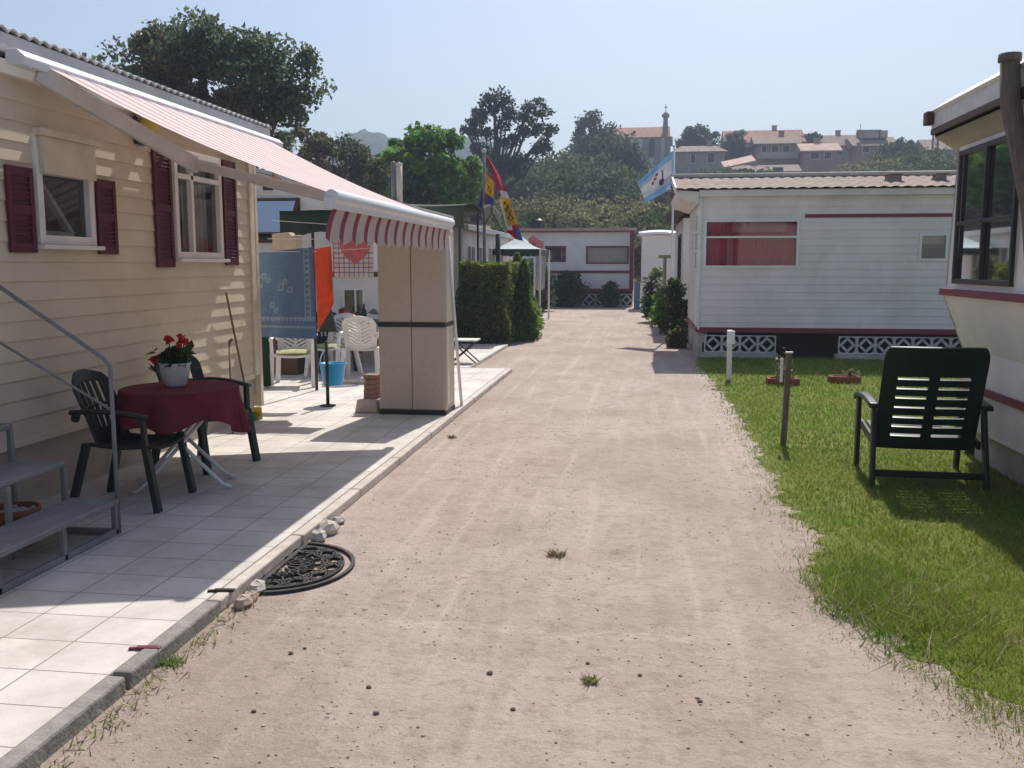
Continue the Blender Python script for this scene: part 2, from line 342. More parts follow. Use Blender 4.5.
def window(parent, org, ud, nd, u0, u1, z0, z1, w=.05, fm='white_pvc', mull=(), trans=(), glass='glass', sill=True, proud=.03, cur=None, name='window'):
    fr = MB(); frame_bars(fr, org, ud, nd, u0, u1, z0, z1, w, -.05, proud, mull, trans)
    o = fr.build(name, fm, parent, bevel=.004)
    g = MB(); pane(g, org, ud, nd, u0+w*.6, u1-w*.6, z0+w*.6, z1-w*.6, -.01); g.build('pane', glass, o)
    if sill:
        s_ = MB(); a = Vector(org)+Vector(ud)*(u0-.03)+Vector((0,0,z0-.018)); b = Vector(org)+Vector(ud)*(u1+.03)+Vector((0,0,z0-.018))
        off = Vector(nd)*(proud+.012); s_.obox(a+off, b+off, .07, .03); s_.build('sill', fm, o, bevel=.004)
    if cur:
        for (ca, cb, cm) in cur:
            c = MB(); curtain(c, org, ud, nd, ca, cb, z0+.02, z1-.02, -.12); c.build('curtain', cm, o, smooth=True)
    return o

# ------------------------------------------------------------------ world, sun, camera
w = bpy.data.worlds.new('World'); sc.world = w; w.use_nodes = True
wn = w.node_tree.nodes; wl = w.node_tree.links
sky = wn.new('ShaderNodeTexSky'); sky.sky_type = 'NISHITA'; sky.sun_disc = False
sky.sun_elevation = SUN_EL; sky.sun_rotation = SUN_AZ; sky.altitude = 0; sky.air_density = 1.0; sky.dust_density = 1.9; sky.ozone_density = 1.9
wl.new(sky.outputs['Color'], wn['Background'].inputs['Color']); wn['Background'].inputs['Strength'].default_value = .094
sd = bpy.data.lights.new('sun', 'SUN'); sd.energy = 4.0; sd.angle = R_(.55); sd.color = (1, .945, .87)
so = bpy.data.objects.new('sun', sd); COL.objects.link(so)
tosun = Vector((math.sin(SUN_AZ)*math.cos(SUN_EL), math.cos(SUN_AZ)*math.cos(SUN_EL), math.sin(SUN_EL)))
so.rotation_euler = tosun.to_track_quat('Z','Y').to_euler(); so.location = (0,0,40)
cd = bpy.data.cameras.new('camera'); co = bpy.data.objects.new('camera', cd); COL.objects.link(co); sc.camera = co
cd.sensor_width = 36; cd.lens = 36*FPX/1024; cd.clip_end = 5000; cd.clip_start = .05
co.matrix_world = Matrix(((cR.x,cU.x,-cF.x,0),(cR.y,cU.y,-cF.y,0),(cR.z,cU.z,-cF.z,EYE),(0,0,0,1)))
sc.view_settings.view_transform = 'Standard'; sc.view_settings.look = 'None'; sc.view_settings.exposure = .54; sc.view_settings.gamma = 1
sc.render.engine = 'CYCLES'; sc.cycles.use_denoising = True; sc.cycles.max_bounces = 8; sc.cycles.transparent_max_bounces = 16
sc.cycles.volume_step_rate = 4; sc.cycles.volume_bounces = 0; sc.cycles.use_adaptive_sampling = True; sc.cycles.adaptive_threshold = .015

# ------------------------------------------------------------------ ground, road, patio
def ground_mat(name, cols, bump=.3, tracks=False):
    m = bpy.data.materials.new(name); m.use_nodes = True; nt = m.node_tree; N = nt.nodes; L = nt.links; b = N['Principled BSDF']
    b.inputs['Roughness'].default_value = .95; b.inputs['Specular IOR Level'].default_value = .15
    tc = N.new('ShaderNodeTexCoord')
    def noise(s, d=6, r=.6, st=None):
        n = N.new('ShaderNodeTexNoise'); n.inputs['Scale'].default_value = s; n.inputs['Detail'].default_value = d; n.inputs['Roughness'].default_value = r
        if st:
            mp = N.new('ShaderNodeMapping'); mp.inputs['Scale'].default_value = st; L.new(tc.outputs['Object'], mp.inputs['Vector']); L.new(mp.outputs['Vector'], n.inputs['Vector'])
        else: L.new(tc.outputs['Object'], n.inputs['Vector'])
        return n.outputs['Fac']
    def mix(a, c, fac, lo, hi, amt=1.):
        mr = N.new('ShaderNodeMapRange'); mr.inputs['From Min'].default_value = lo; mr.inputs['From Max'].default_value = hi; mr.inputs['To Max'].default_value = amt
        L.new(fac, mr.inputs['Value']); mx = N.new('ShaderNodeMix'); mx.data_type = 'RGBA'; L.new(mr.outputs['Result'], mx.inputs['Factor'])
        if isinstance(a, tuple): mx.inputs['A'].default_value = (*a,1)
        else: L.new(a, mx.inputs['A'])
        mx.inputs['B'].default_value = (*c,1); return mx.outputs['Result']
    c = mix(cols[0], cols[1], noise(.9,7), .4, .65)
    c = mix(c, cols[2], noise(6,8,.7), .5, .72, .7)
    c = mix(c, cols[3], noise(38,4,.7), .58, .72, .6)
    hgt = noise(26,8,.75)
    if tracks:
        tk = noise(3.2,5,.6,(2.4,.09,1)); c = mix(c, cols[4], tk, .52, .68, .55)
        c = mix(c, cols[2], noise(1.3,6,.65,(1.6,.5,1)), .52, .72, .55); c = mix(c, (.19,.14,.115), noise(70,3,.6), .66, .74, .55); c = mix(c, (.52,.44,.40), noise(55,3,.6,(1,1,2)), .66, .76, .5); c = mix(c, (.245,.19,.155), noise(14,7,.75), .53, .66, .6); c = mix(c, (.30,.232,.19), noise(.55,5,.6,(1,.4,1)), .5, .66, .6)
    if tracks:      # washed out lime lines that once marked the pitches, across the lane
        sx = N.new('ShaderNodeSeparateXYZ'); L.new(tc.outputs['Object'], sx.inputs['Vector'])
        def mth(op, a, b_=None):
            n = N.new('ShaderNodeMath'); n.operation = op
            for k_, q_ in enumerate((a, b_)):
                if q_ is None: continue
                if isinstance(q_, (int,float)): n.inputs[k_].default_value = q_
                else: L.new(q_, n.inputs[k_])
            return n.outputs[0]
        wob = mth('MULTIPLY', mth('SUBTRACT', noise(1.7,4), .5), .22)
        for y0, x0, x1, wd in ((4.03,-1.75,.35,.045),(6.22,-1.35,.1,.06)):
            d = mth('ABSOLUTE', mth('SUBTRACT', mth('ADD', sx.outputs['Y'], wob), y0))
            f = mth('MULTIPLY', mth('LESS_THAN', d, wd), mth('MULTIPLY', mth('GREATER_THAN', sx.outputs['X'], x0), mth('LESS_THAN', sx.outputs['X'], x1)))
            f = mth('MULTIPLY', f, noise(11,6,.8)); c = mix(c, (.58,.51,.44), f, .45, .70, .7)
    L.new(c, b.inputs['Base Color'])
    bp = N.new('ShaderNodeBump'); bp.inputs['Strength'].default_value = bump; bp.inputs['Distance'].default_value = .03; L.new(hgt, bp.inputs['Height'])
    if tracks:
        b2 = N.new('ShaderNodeBump'); b2.inputs['Strength'].default_value = .35; b2.inputs['Distance'].default_value = .05
        L.new(noise(8,7,.7,(1.3,.8,1)), b2.inputs['Height']); L.new(bp.outputs['Normal'], b2.inputs['Normal']); L.new(b2.outputs['Normal'], b.inputs['Normal'])
    else: L.new(bp.outputs['Normal'], b.inputs['Normal'])
    return m
M['earth'] = ground_mat('earth', [(.22,.17,.12),(.16,.14,.075),(.12,.12,.05),(.3,.24,.18)])
M['dirt'] = ground_mat('dirt', [(.455,.37,.325),(.385,.307,.262),(.27,.21,.172),(.52,.43,.38),(.53,.435,.385)], .6, True)
M['lawn_soil'] = ground_mat('lawn_soil', [(.15,.175,.035),(.11,.15,.027),(.18,.16,.06),(.2,.17,.085)], .5)
tag(MB().box(-560,560,-60,560,-.5,-.006).build('ground','earth'), kind='structure')
rd = MB()
rd.grid(lambda u,v: Vector((-3.6+u*5.6, -4+v*46, .0)), 8, 60); tag(rd.build('dirt_road','dirt'), kind='structure')
xr = MB(); xr.grid(lambda u,v: Vector((2.0+u*7, 20.5+v*16, -.003)), 4, 4); tag(xr.build('dirt_yard','dirt'), kind='structure')
# lawn
edge_px = [(688,366),(700,380),(713,398),(724,414),(731,432),(739,452),(737,462),(752,474),(750,486),(759,502),(770,516),(790,534),(794,546),(783,562),(781,580),(796,594),(804,612),(832,624),(845,634),(838,648),(880,668),(905,686),(934,702),(962,724),(985,745)]
EDGE = sorted([(p.y, p.x) for p in (P(a,b,Z=0) for a,b in edge_px)]); EDGE = [(-2.,1.55),(1.5,1.42)] + EDGE + [(16.95,.92)]
EY = np.array([e[0] for e in EDGE]); EX = np.array([e[1] for e in EDGE])
lw = MB(); n = 1100
ys = np.linspace(-2,16.95,n+1); xs = np.interp(ys, EY, EX)+.05+.03*np.sin(ys*9+np.sin(ys*4)*2)+.022*np.sin(ys*23+1)+.014*np.sin(ys*57)+rng.normal(size=n+1)*.014
for i in range(n):
    xr1 = 9.5
    lw.add([(xs[i]+.13+.1*(ys[i]<4.6),ys[i],.003),(xr1,ys[i],.003),(xr1,ys[i+1],.003),(xs[i+1]+.13+.1*(ys[i]<4.6),ys[i+1],.003)], [(0,1,2,3)])
tag(lw.build('lawn','lawn_soil'), kind='structure')
def blades(name, x, y, z, h, wd, mats, midx=None, lean=.5):
    n = len(x); a = rng.uniform(0,2*PI,n); ln = rng.normal(size=(n,2))*lean*np.asarray(h)[:,None]
    dx, dy = np.cos(a)*wd/2, np.sin(a)*wd/2
    V = np.stack([np.stack([x-dx,y-dy,z],1), np.stack([x+dx,y+dy,z],1), np.stack([x+ln[:,0],y+ln[:,1],z+h],1)],1).reshape(-1,3)
    me = bpy.data.meshes.new(name); me.vertices.add(3*n); me.vertices.foreach_set('co', V.ravel()); me.loops.add(3*n)
    me.loops.foreach_set('vertex_index', np.arange(3*n,dtype=np.int32)); me.polygons.add(n)
    me.polygons.foreach_set('loop_start', np.arange(0,3*n,3,dtype=np.int32)); me.polygons.foreach_set('loop_total', np.full(n,3,dtype=np.int32))
    for m in mats: me.materials.append(M[m])
    if midx is not None: me.polygons.foreach_set('material_index', midx.astype(np.int32))
    me.update(calc_edges=True); ob = bpy.data.objects.new(name, me); COL.objects.link(ob); return ob
bx, by, bh, bw = [], [], [], []
for (ya, yb, xm, den, hh, ww) in ((1.6,3.2,3.0,8500,.027,.0042),(3.2,5.5,3.0,7500,.027,.0045),(5.5,8.6,3.0,4200,.028,.0065),(8.6,12.,7.,1500,.036,.011),(12,16.9,9,900,.036,.016)):
    k = int((yb-ya)*(xm-.7)*den); yy = rng.uniform(ya,yb,k); xx = rng.uniform(.6,xm,k); e = np.interp(yy,EY,EX)
    prob = np.clip((xx-e+.05+rng.normal(size=k)*.045)/.22, 0, 1)
    pat = .55+.45*np.sin(xx*5.1+np.sin(yy*3.3)*2)*np.sin(yy*4.3+xx*1.7)
    e = e+.05*np.sin(yy*11+np.sin(yy*5)*2)+.03*np.sin(yy*27); prob = np.clip((xx-e+.02+rng.normal(size=k)*.05)/.22, 0, 1); keep = rng.uniform(size=k) < np.where(xx < e+.3, prob*(.25+.75*pat), .75+.25*pat)
    xx, yy = xx[keep], yy[keep]; bx.append(xx); by.append(yy)
    tuft = 1+.9*np.clip(np.sin(xx*7+yy*2.2)*np.sin(yy*6-xx*3),0,1)*(yy<6)
    bh.append(hh*rng.uniform(.5,1.4,len(xx))*tuft*np.clip(.45+(xx-np.interp(yy,EY,EX))*2.2,.4,1)); bw.append(ww*rng.uniform(.7,1.3,len(xx)))
bx, by, bh, bw = map(np.concatenate, (bx,by,bh,bw))
dry = (rng.uniform(size=len(bx)) < .07)
tag(blades('grass', bx, by, np.full(len(bx),.004), bh, bw, ['grass_blade','grass_dry'], dry, .6), kind='stuff', label='short green grass blades growing on the lawn right of the dirt lane')
# rough longer grass near the lower right corner
k = 2600; c = P(880,610,Z=0); xx = c.x+rng.normal(size=k)*.28; yy = c.y+rng.normal(size=k)*.3; ok = xx > np.interp(yy,EY,EX)+.08
xx, yy = xx[ok], yy[ok]
tag(blades('rough_grass', xx, yy, np.full(len(xx),.004), rng.uniform(.05,.11,len(xx)), rng.uniform(.005,.008,len(xx)), ['grass_blade','grass_dry'], rng.uniform(size=len(xx))<.25, .8), kind='stuff', label='patch of longer straggling grass near the lawn edge')
# pebbles and crumbs on the lane
pb = MB()
for i in range(7000):
    y = 2.3+(random.random()**2.0)*10; x = random.uniform(-1.9, float(np.interp(y,EY,EX))+.05); s_ = random.choice((.002,.002,.003,.003,.004,.0055))*random.uniform(.6,1.4)
    if math.sin(x*3.1+math.sin(y*1.9)*1.6)*math.sin(y*2.3-x*1.2)+.6*math.sin(x*7.7+y*5.1) < random.uniform(-.9,1.1): continue
    pb.stone((x,y,s_*.35), s_*random.uniform(.8,1.6), s_, s_*.45, random.choice((0,4,4,4,4,4,5,5,1,3)), 5)
for px, py, s_ in ((291,654,.011),(490,674,.013),(369,688,.010),(305,649,.008),(254,712,.009),(376,714,.011),(513,710,.010),(640,676,.009),(588,664,.008),(700,702,.010)):
    q = P(px,py,Z=0); pb.stone((q.x,q.y,s_*.4), s_*1.2, s_, s_*.7, 3, 7)
tag(pb.build('gravel', ['stone_rose','stone_white','soil','dirt_clod','dirt_grain','dirt_grain_dark'], smooth=False), kind='stuff', label='scattered pebbles and crumbs lying on the dirt lane')
k = 320; cy_ = rng.uniform(2.5,4.2,k); cx_ = -1.92+np.abs(rng.normal(size=k))*.06
tag(blades('kerb_weeds', cx_, cy_, np.zeros(k), rng.uniform(.015,.05,k), rng.uniform(.005,.01,k), ['grass_dry','grass_blade'], rng.uniform(size=k)<.15, .9), kind='stuff', label='dry weeds and litter along the grey kerb')
for i, (px, py, r, lab) in enumerate(((172,664,.05,'small bright green weed at the foot of the grey kerb'),(556,556,.055,'small grey green weed alone in the middle of the lane'),(452,438,.05,'small weed on the lane in front of the beige cabinet'),
                                 (258,592,.05,'small green weed beside the near corner of the black doormat'),(590,682,.03,'tiny dry weed in the foreground of the lane'))):
    q = P(px,py,Z=0); k = 90; a = rng.uniform(0,2*PI,k); rr = r*np.sqrt(rng.uniform(size=k))
    o = blades('weed', rr*np.cos(a), rr*np.sin(a), np.zeros(k), rng.uniform(.01,.035,k), rng.uniform(.006,.012,k), ['leaf_conifer' if i in (0,3) else 'grass_dry' if i == 4 else 'leaf_rust'], None, .9); o.location = (q.x,q.y,.002); tag(o, lab, 'weed', 'weeds on the lane')
# faint lime line across the lane
# patio slab
def tile_mat():
    m = bpy.data.materials.new('patio_tile'); m.use_nodes = True; nt = m.node_tree; N = nt.nodes; L = nt.links; b = N['Principled BSDF']; b.inputs['Roughness'].default_value = .7
    b.inputs['Specular IOR Level'].default_value = .3
    tc = N.new('ShaderNodeTexCoord'); br = N.new('ShaderNodeTexBrick'); L.new(tc.outputs['Object'], br.inputs['Vector'])
    br.offset = 0.0; br.inputs['Scale'].default_value = 1; br.inputs['Brick Width'].default_value = .33; br.inputs['Row Height'].default_value = .28
    br.inputs['Mortar Size'].default_value = .004; br.inputs['Mortar Smooth'].default_value = .3; br.inputs['Bias'].default_value = 0
    br.inputs['Color1'].default_value = (.63,.59,.545,1); br.inputs['Color2'].default_value = (.565,.53,.49,1); br.inputs['Mortar'].default_value = (.22,.195,.17,1)
    n = N.new('ShaderNodeTexNoise'); n.inputs['Scale'].default_value = 2.2; n.inputs['Detail'].default_value = 9; n.inputs['Roughness'].default_value = .7; L.new(tc.outputs['Object'], n.inputs['Vector'])
    mr = N.new('ShaderNodeMapRange'); mr.inputs['From Min'].default_value = .42; mr.inputs['From Max'].default_value = .75; mr.inputs['To Max'].default_value = .75; L.new(n.outputs['Fac'], mr.inputs['Value'])
    mx = N.new('ShaderNodeMix'); mx.data_type = 'RGBA'; mx.inputs['B'].default_value = (.33,.285,.24,1); L.new(mr.outputs['Result'], mx.inputs['Factor']); L.new(br.outputs['Color'], mx.inputs['A'])
    n2 = N.new('ShaderNodeTexNoise'); n2.inputs['Scale'].default_value = 120; L.new(tc.outputs['Object'], n2.inputs['Vector'])
    L.new(mx.outputs['Result'], b.inputs['Base Color'])
    bp = N.new('ShaderNodeBump'); bp.inputs['Strength'].default_value = .5; bp.inputs['Distance'].default_value = .004; L.new(br.outputs['Fac'], bp.inputs['Height']); bp.invert = True
    b2 = N.new('ShaderNodeBump'); b2.inputs['Strength'].default_value = .25; b2.inputs['Distance'].default_value = .004; L.new(n2.outputs['Fac'], b2.inputs['Height']); L.new(bp.outputs['Normal'], b2.inputs['Normal']); L.new(b2.outputs['Normal'], b.inputs['Normal'])
    return m
M['patio_tile'] = tile_mat()
PZ = .06
pt = MB(); pt.box(-7.2,-2.026,-3,14.2,.0,PZ); tag(pt.build('patio','patio_tile', at=(-2.03,3.22,0)), kind='structure')
pt = MB(); pt.box(-6.5,-2.62,14.25,18.6,.0,PZ); tag(pt.build('patio_far','patio_tile'), kind='structure')
ke = MB()
y = 4.04
for L_ in (1.1,1.15,1.1,1.2,1.1,1.25,1.2,1.2,.9):
    ke.box(-2.024,-1.945+random.uniform(-.012,.012),y,y+L_-.012,0,PZ+.004); y += L_
tag(ke.build('patio_edge','kerb_pale', bevel=.01), kind='structure')
for i, (ya, yb) in enumerate(((-1.,.4),(.42,1.9),(1.93,3.20),(3.23,4.02))):
    k = MB(); k.box(-2.024,-1.948,ya,yb,-.05,.070); o = k.build('kerb_stone','kerb', bevel=.012, at=(-1.96,(ya+yb)/2,0)); tag(o, kind='structure')
# concrete patches of far patio edge shadowed by the hedge handled by light

# ------------------------------------------------------------------ mobile home A (left, cream)
WX = -4.0; YA0, YA1 = 1.2, 9.36
A = thing('mobile_home','cream lap sided mobile home with maroon shutters beside the tiled patio','mobile home',(WX-1.8,5.4,0))
def yA(px): return P(px,260,X=WX).y
w1 = (5.80,6.45,1.79,2.50); w2 = (7.67,8.58,1.71,2.65)
org = (WX,0,0); ud = (0,1,0); nd = (1,0,0)
wl_ = MB(); lap_wall(wl_, org, ud, nd, YA0, YA1, .52, 2.86, .128, .012, (w1,w2)); wl_.build('wall','siding_cream',A)
bk = MB(); bk.box(WX-3.6,WX-3.55,YA0,YA1,.3,2.9); bk.box(WX-3.6,WX-.002,YA0,YA0+.05,.3,2.9); bk.box(WX-3.6,WX-.002,YA1-.05,YA1-.002,.3,2.9); bk.box(WX-3.55,WX-.06,YA0+.05,YA1-.05,.42,.5); bk.build('end_wall','siding_cream',A)
sk = MB(); sk.box(WX-3.5,WX-.03,YA0+.02,YA1-.06,PZ-.02,.5); sk.build('skirt','skirt_beige',A)
tr = MB(); tr.box(WX-.06,WX+.035,YA1-.02,YA1+.05,PZ+.1,2.88); tr.box(WX-.02,WX+.032,YA1-.13,YA1-.022,.5,2.88); tr.build('corner_trim','cream',A,bevel=.006)
tr = MB(); tr.box(WX,WX+.022,YA0,YA1-.13,.47,.52); tr.build('base_trim','cream',A,bevel=.004)
tp = MB(); tp.box(WX-.05,WX+.045,YA0-.1,YA1+.1,2.84,2.93); tp.build('top_trim','white_pvc',A,bevel=.005)
fa = MB(); fa.box(WX-.1,WX+.05,YA0-.25,YA1+.42,2.97,3.09); fa.build('fascia','roof_grey',A,bevel=.004)
rf = MB()
nW = 168
def roofpt(u,v):
    yy = YA0-.3+(YA1+.75-YA0)*u; a = abs(math.sin(u*nW*PI/2)); x = WX+.06-3.75*v; s_ = 1-abs(2*v-1)
    return Vector((x, yy, 3.095+.42*s_+.026*a))
rf.grid(roofpt, nW*4, 8); rf.build('roof','roof_grey',A,solid=.012)
for wv, lab in ((w1,'a'),(w2,'b')):
    u0,u1,z0,z1 = wv
    if lab == 'a':
        o = window(A,org,ud,nd,u0,u1,z0,z1,.06,'white_pvc',trans=(2.28,),glass='glass',sill=True,proud=.035)
        rb = MB(); rb.box(WX+.036,WX+.075,u0+.03,u1-.02,2.255,2.5); rb.box(WX+.036,WX+.105,u0-.03,u1+.03,2.50,2.545); rb.build('shutter_box','cream',o,bevel=.006)
        # tilted inner sash
        sa = MB(); hinge = Vector((WX-.03,u0+.10,0))
        def sp(a,z): return Vector((WX-.05-.24*(z-1.85)/.4, u0+.08+a, z))
        for a,b in (((0,1.86),(.40,1.86)),((0,1.86),(0,2.24)),((.40,1.86),(.40,2.24)),((0,2.24),(.40,2.24))): sa.obox(sp(*a),sp(*b),.045,.045,(1,0,0))
        sa.build('sash','white_pvc',o,bevel=.004)
    else:
        o = window(A,org,ud,nd,u0,u1,z0,z1,.055,'white_pvc',mull=((u0+u1)/2-.14,),trans=(2.42,),glass='glass',sill=True,proud=.035,cur=((u0+.06,u0+.34,'curtain'),(u0+.38,u1-.05,'curtain')))
def shutter(y0,y1,z0,z1):
    s_ = MB(); x0 = WX+.014; x1 = WX+.034
    s_.box(x0,x1,y0,y0+.04,z0,z1); s_.box(x0,x1,y1-.04,y1,z0,z1)
    for za,zb in ((z0,z0+.06),(z1-.06,z1),((z0+z1)/2-.03,(z0+z1)/2+.03)): s_.box(x0,x1-.002,y0+.04,y1-.04,za,zb)
    z = z0+.075
    while z < z1-.08:
        if abs(z-(z0+z1)/2) > .05: s_.obox(((x0+x1)/2-.002,y0+.04,z),((x0+x1)/2-.002,y1-.04,z),.022,.006,(.6,0,1))
        z += .032
    s_.box(WX+.013,WX+.02,y0+.03,y1-.03,z0+.03,z1-.03)
    return s_.build('shutter','maroon',A)
shutter(5.50,5.76,1.73,2.28); shutter(6.49,6.74,1.73,2.28); shutter(7.33,7.62,1.63,2.62); shutter(8.63,8.91,1.65,2.65)
lp = MB(); lp.box(WX+.012,WX+.05,7.07,7.20,2.60,2.82); lm = lp.build('wall_lamp','dark_metal',A,bevel=.01)
gl = MB(); gl.lathe([(.001,-.09),(.05,-.085),(.075,-.05),(.08,0),(.075,.04),(.05,.075),(.001,.085)],(WX+.115,7.135,2.73),16); gl.build('lamp_globe','yellow_lamp',lm,smooth=True)
dp = MB(); dp.box(WX+.0,WX+.03,YA0,YA1-.14,.72,.735); 
# interior seen through the windows
it = MB(); it.box(WX-1.3,WX-1.25,YA0+.1,YA1-.1,.5,2.85); it.build('inner_wall','interior',A)

# ------------------------------------------------------------------ awning
AX0, AX1, AY0, AY1, AZ0, AZ1 = WX+.12, -1.92, 5.73, 9.42, 2.93, 2.075
AW = thing('awning','red and white striped retractable awning with scalloped valance over the patio','awning',(AX0,AY0,0))
cs = MB(); cs.prism([(WX+.087,AY0-.25,2.885),(WX+.21,AY0-.25,2.875),(WX+.22,AY0-.25,2.93),(WX+.17,AY0-.25,2.975),(WX+.087,AY0-.25,2.975)],(0,AY1-AY0+.55,0)); cs.build('cassette','white_metal',AW,bevel=.008)
br = MB()
for yb in (6.2,7.75,9.3): br = MB(); br.box(WX+.045,WX+.09,yb,yb+.06,2.90,2.925); br.build('bracket','grey_metal',AW)
NS = 15
def cl(u,v):
    x = AX0+.05+(AX1-AX0-.05)*v; z = AZ0+(AZ1+.02-AZ0)*v - .055*math.sin(PI*v); return Vector((x, AY0+(AY1-AY0)*u, z))
# in each repeat: narrow wine lines on a pale pink ground
fb = MB(); fb.grid(cl, NS*5, 14, mfn=lambda u,v: (0,0,0,1,2)[int(u*NS*5)%5]); fb.build('fabric',['awning_white','awning_pink','awning_rose'],AW,smooth=True)
bar = MB(); bar.tube([(AX1,AY0-.02,AZ1),(AX1,AY1+.02,AZ1)], .047, 16); bar.box(AX1-.05,AX1+.02,AY0-.03,AY1+.03,AZ1-.075,AZ1-.0); bar.build('front_bar','white_metal',AW,smooth=True,bevel=.006)
NV = 14
def vl(u,v):
    sc_ = .19+.035*abs(math.sin(u*NV*PI)); ph = u*NV*PI*2
    wv = .012*v*math.sin(ph+.8)+.05*v*v
    return Vector((AX1+.012-.01+wv-.06*v, AY0+(AY1-AY0)*u-(.15-.10*u)*v+.006*v*math.sin(ph), AZ1-.07-sc_*v))
va = MB(); va.grid(vl, NV*12, 10, mfn=lambda u,v: 1 if (u*NV)%1 < .34 or v > .965 else 0); va.build('valance',['awning_beige','awning_wine'],AW,smooth=True)
for s_ in (0,1):
    ya = AY0+.03 if s_ == 0 else AY1-.05; dr = 1 if s_ == 0 else -1
    sh = Vector((WX+.16,ya-dr*.08,2.87)); el = Vector((-3.33,ya+dr*.98,2.40)); en = Vector((AX1-.04,ya+dr*.28,AZ1+.0))
    a = MB(); a.obox(sh,el,.05,.115,(0,0,1)); a.cyl(el-Vector((0,0,.06)),el+Vector((0,0,.06)),.035); o = a.build('arm','arm_grey',AW,bevel=.01)
    a = MB(); a.obox(el,en,.04,.07,(0,0,1)); a.obox(en-Vector((0,0,.0)),en+Vector((.05,0,-.02)),.08,.1); a.build('forearm','arm_grey',o,bevel=.008)
k = MB(); a = P(448,255,Y=9.75); b = P(462,411,Z=.0); k.tube([(a.x,9.75,1.95),(b.x,b.y,0)], .018, 8)
tag(k.build('support_pole','white_metal',at=(b.x,b.y,0),smooth=True),'white pole leaning up to the far end of the awning','pole')

# ------------------------------------------------------------------ patio things
# steps
st = thing('steps','grey metal steps with a thin handrail at the left edge of the patio','steps',(-3.4,4.65,PZ))
sx, sy0, sy1 = -3.04, 3.95, 5.02
t_ = MB(); t_.box(sx-.30,sx,sy0,sy1,.24,.275); t_.build('tread','grey_metal',st,bevel=.008)
t_ = MB(); t_.box(sx-.62,sx-.33,sy0,sy1,.46,.495); t_.build('tread','grey_metal',st,bevel=.008)
t_ = MB(); t_.box(sx-.96,sx-.65,sy0,sy1,.68,.715); t_.build('tread','grey_metal',st,bevel=.008)
f_ = MB()
for yy in (sy0+.02,sy0+.55,sy1-.02):
    f_.obox((sx-.02,yy,PZ),(sx-.02,yy,.24),.03,.03,(1,0,0)); f_.obox((sx-.33,yy,PZ),(sx-.33,yy,.46),.03,.03,(1,0,0)); f_.obox((sx-.66,yy,PZ),(sx-.66,yy,.68),.03,.03,(1,0,0))
f_.obox((sx-.02,sy0,PZ+.02),(sx-.02,sy1,PZ+.02),.03,.035); f_.obox((sx-.02,sy1-.02,PZ+.02),(sx-.96,sy1-.02,PZ+.02),.03,.035); f_.obox((sx-.33,sy0,.225),(sx-.33,sy1,.225),.03,.03)
f_.build('frame','grey_metal',st,bevel=.004)
h_ = MB(); h_.tube([(sx-.02,sy1+.02,PZ),(sx-.02,sy1+.02,1.06),(sx-.06,sy1+.02,1.11),(sx-.9,sy1+.02,1.66)], .013, 8); h_.tube([(sx-.02,sy1+.02,.80),(sx-.9,sy1+.02,1.30)],.008,6); h_.build('handrail','grey_metal',st,smooth=True)
q = P(52,505,Z=PZ); pot = thing('plant_pot','terracotta pot of dry soil standing under the grey metal steps','plant pot',(sx-.46,4.72,PZ))
k = MB(); k.lathe([(.001,0),(.085,0),(.125,.19),(.14,.19),(.14,.225),(.12,.225),(.115,.19),(.001,.185)],(sx-.46,4.72,PZ),24); k.build('pot_body','terracotta',pot,smooth=True)
k = MB()
for i in range(22): a=random.uniform(0,6.3); r=random.uniform(0,.1); k.stone((sx-.46+r*math.cos(a),4.72+r*math.sin(a),PZ+.2),.025,.03,.02)
k.build('pebble_fill','stone_white',pot)
bk_ = thing('bucket','blue plastic bucket standing on the top grey step','bucket',(sx-.82,4.86,.715))
k = MB(); k.lathe([(.001,0),(.085,0),(.11,.2),(.118,.2),(.118,.215),(.105,.215),(.08,.015),(.001,.012)],(sx-.82,4.86,.715),20); k.build('bucket_body','blue_plastic',bk_,smooth=True)
k = MB(); k.tube([(sx-.82+.115*math.cos(a),4.86,.715+.2+.09*math.sin(a)) for a in np.linspace(0,PI,11)],.004,6); k.build('handle','white_metal',bk_,smooth=True)

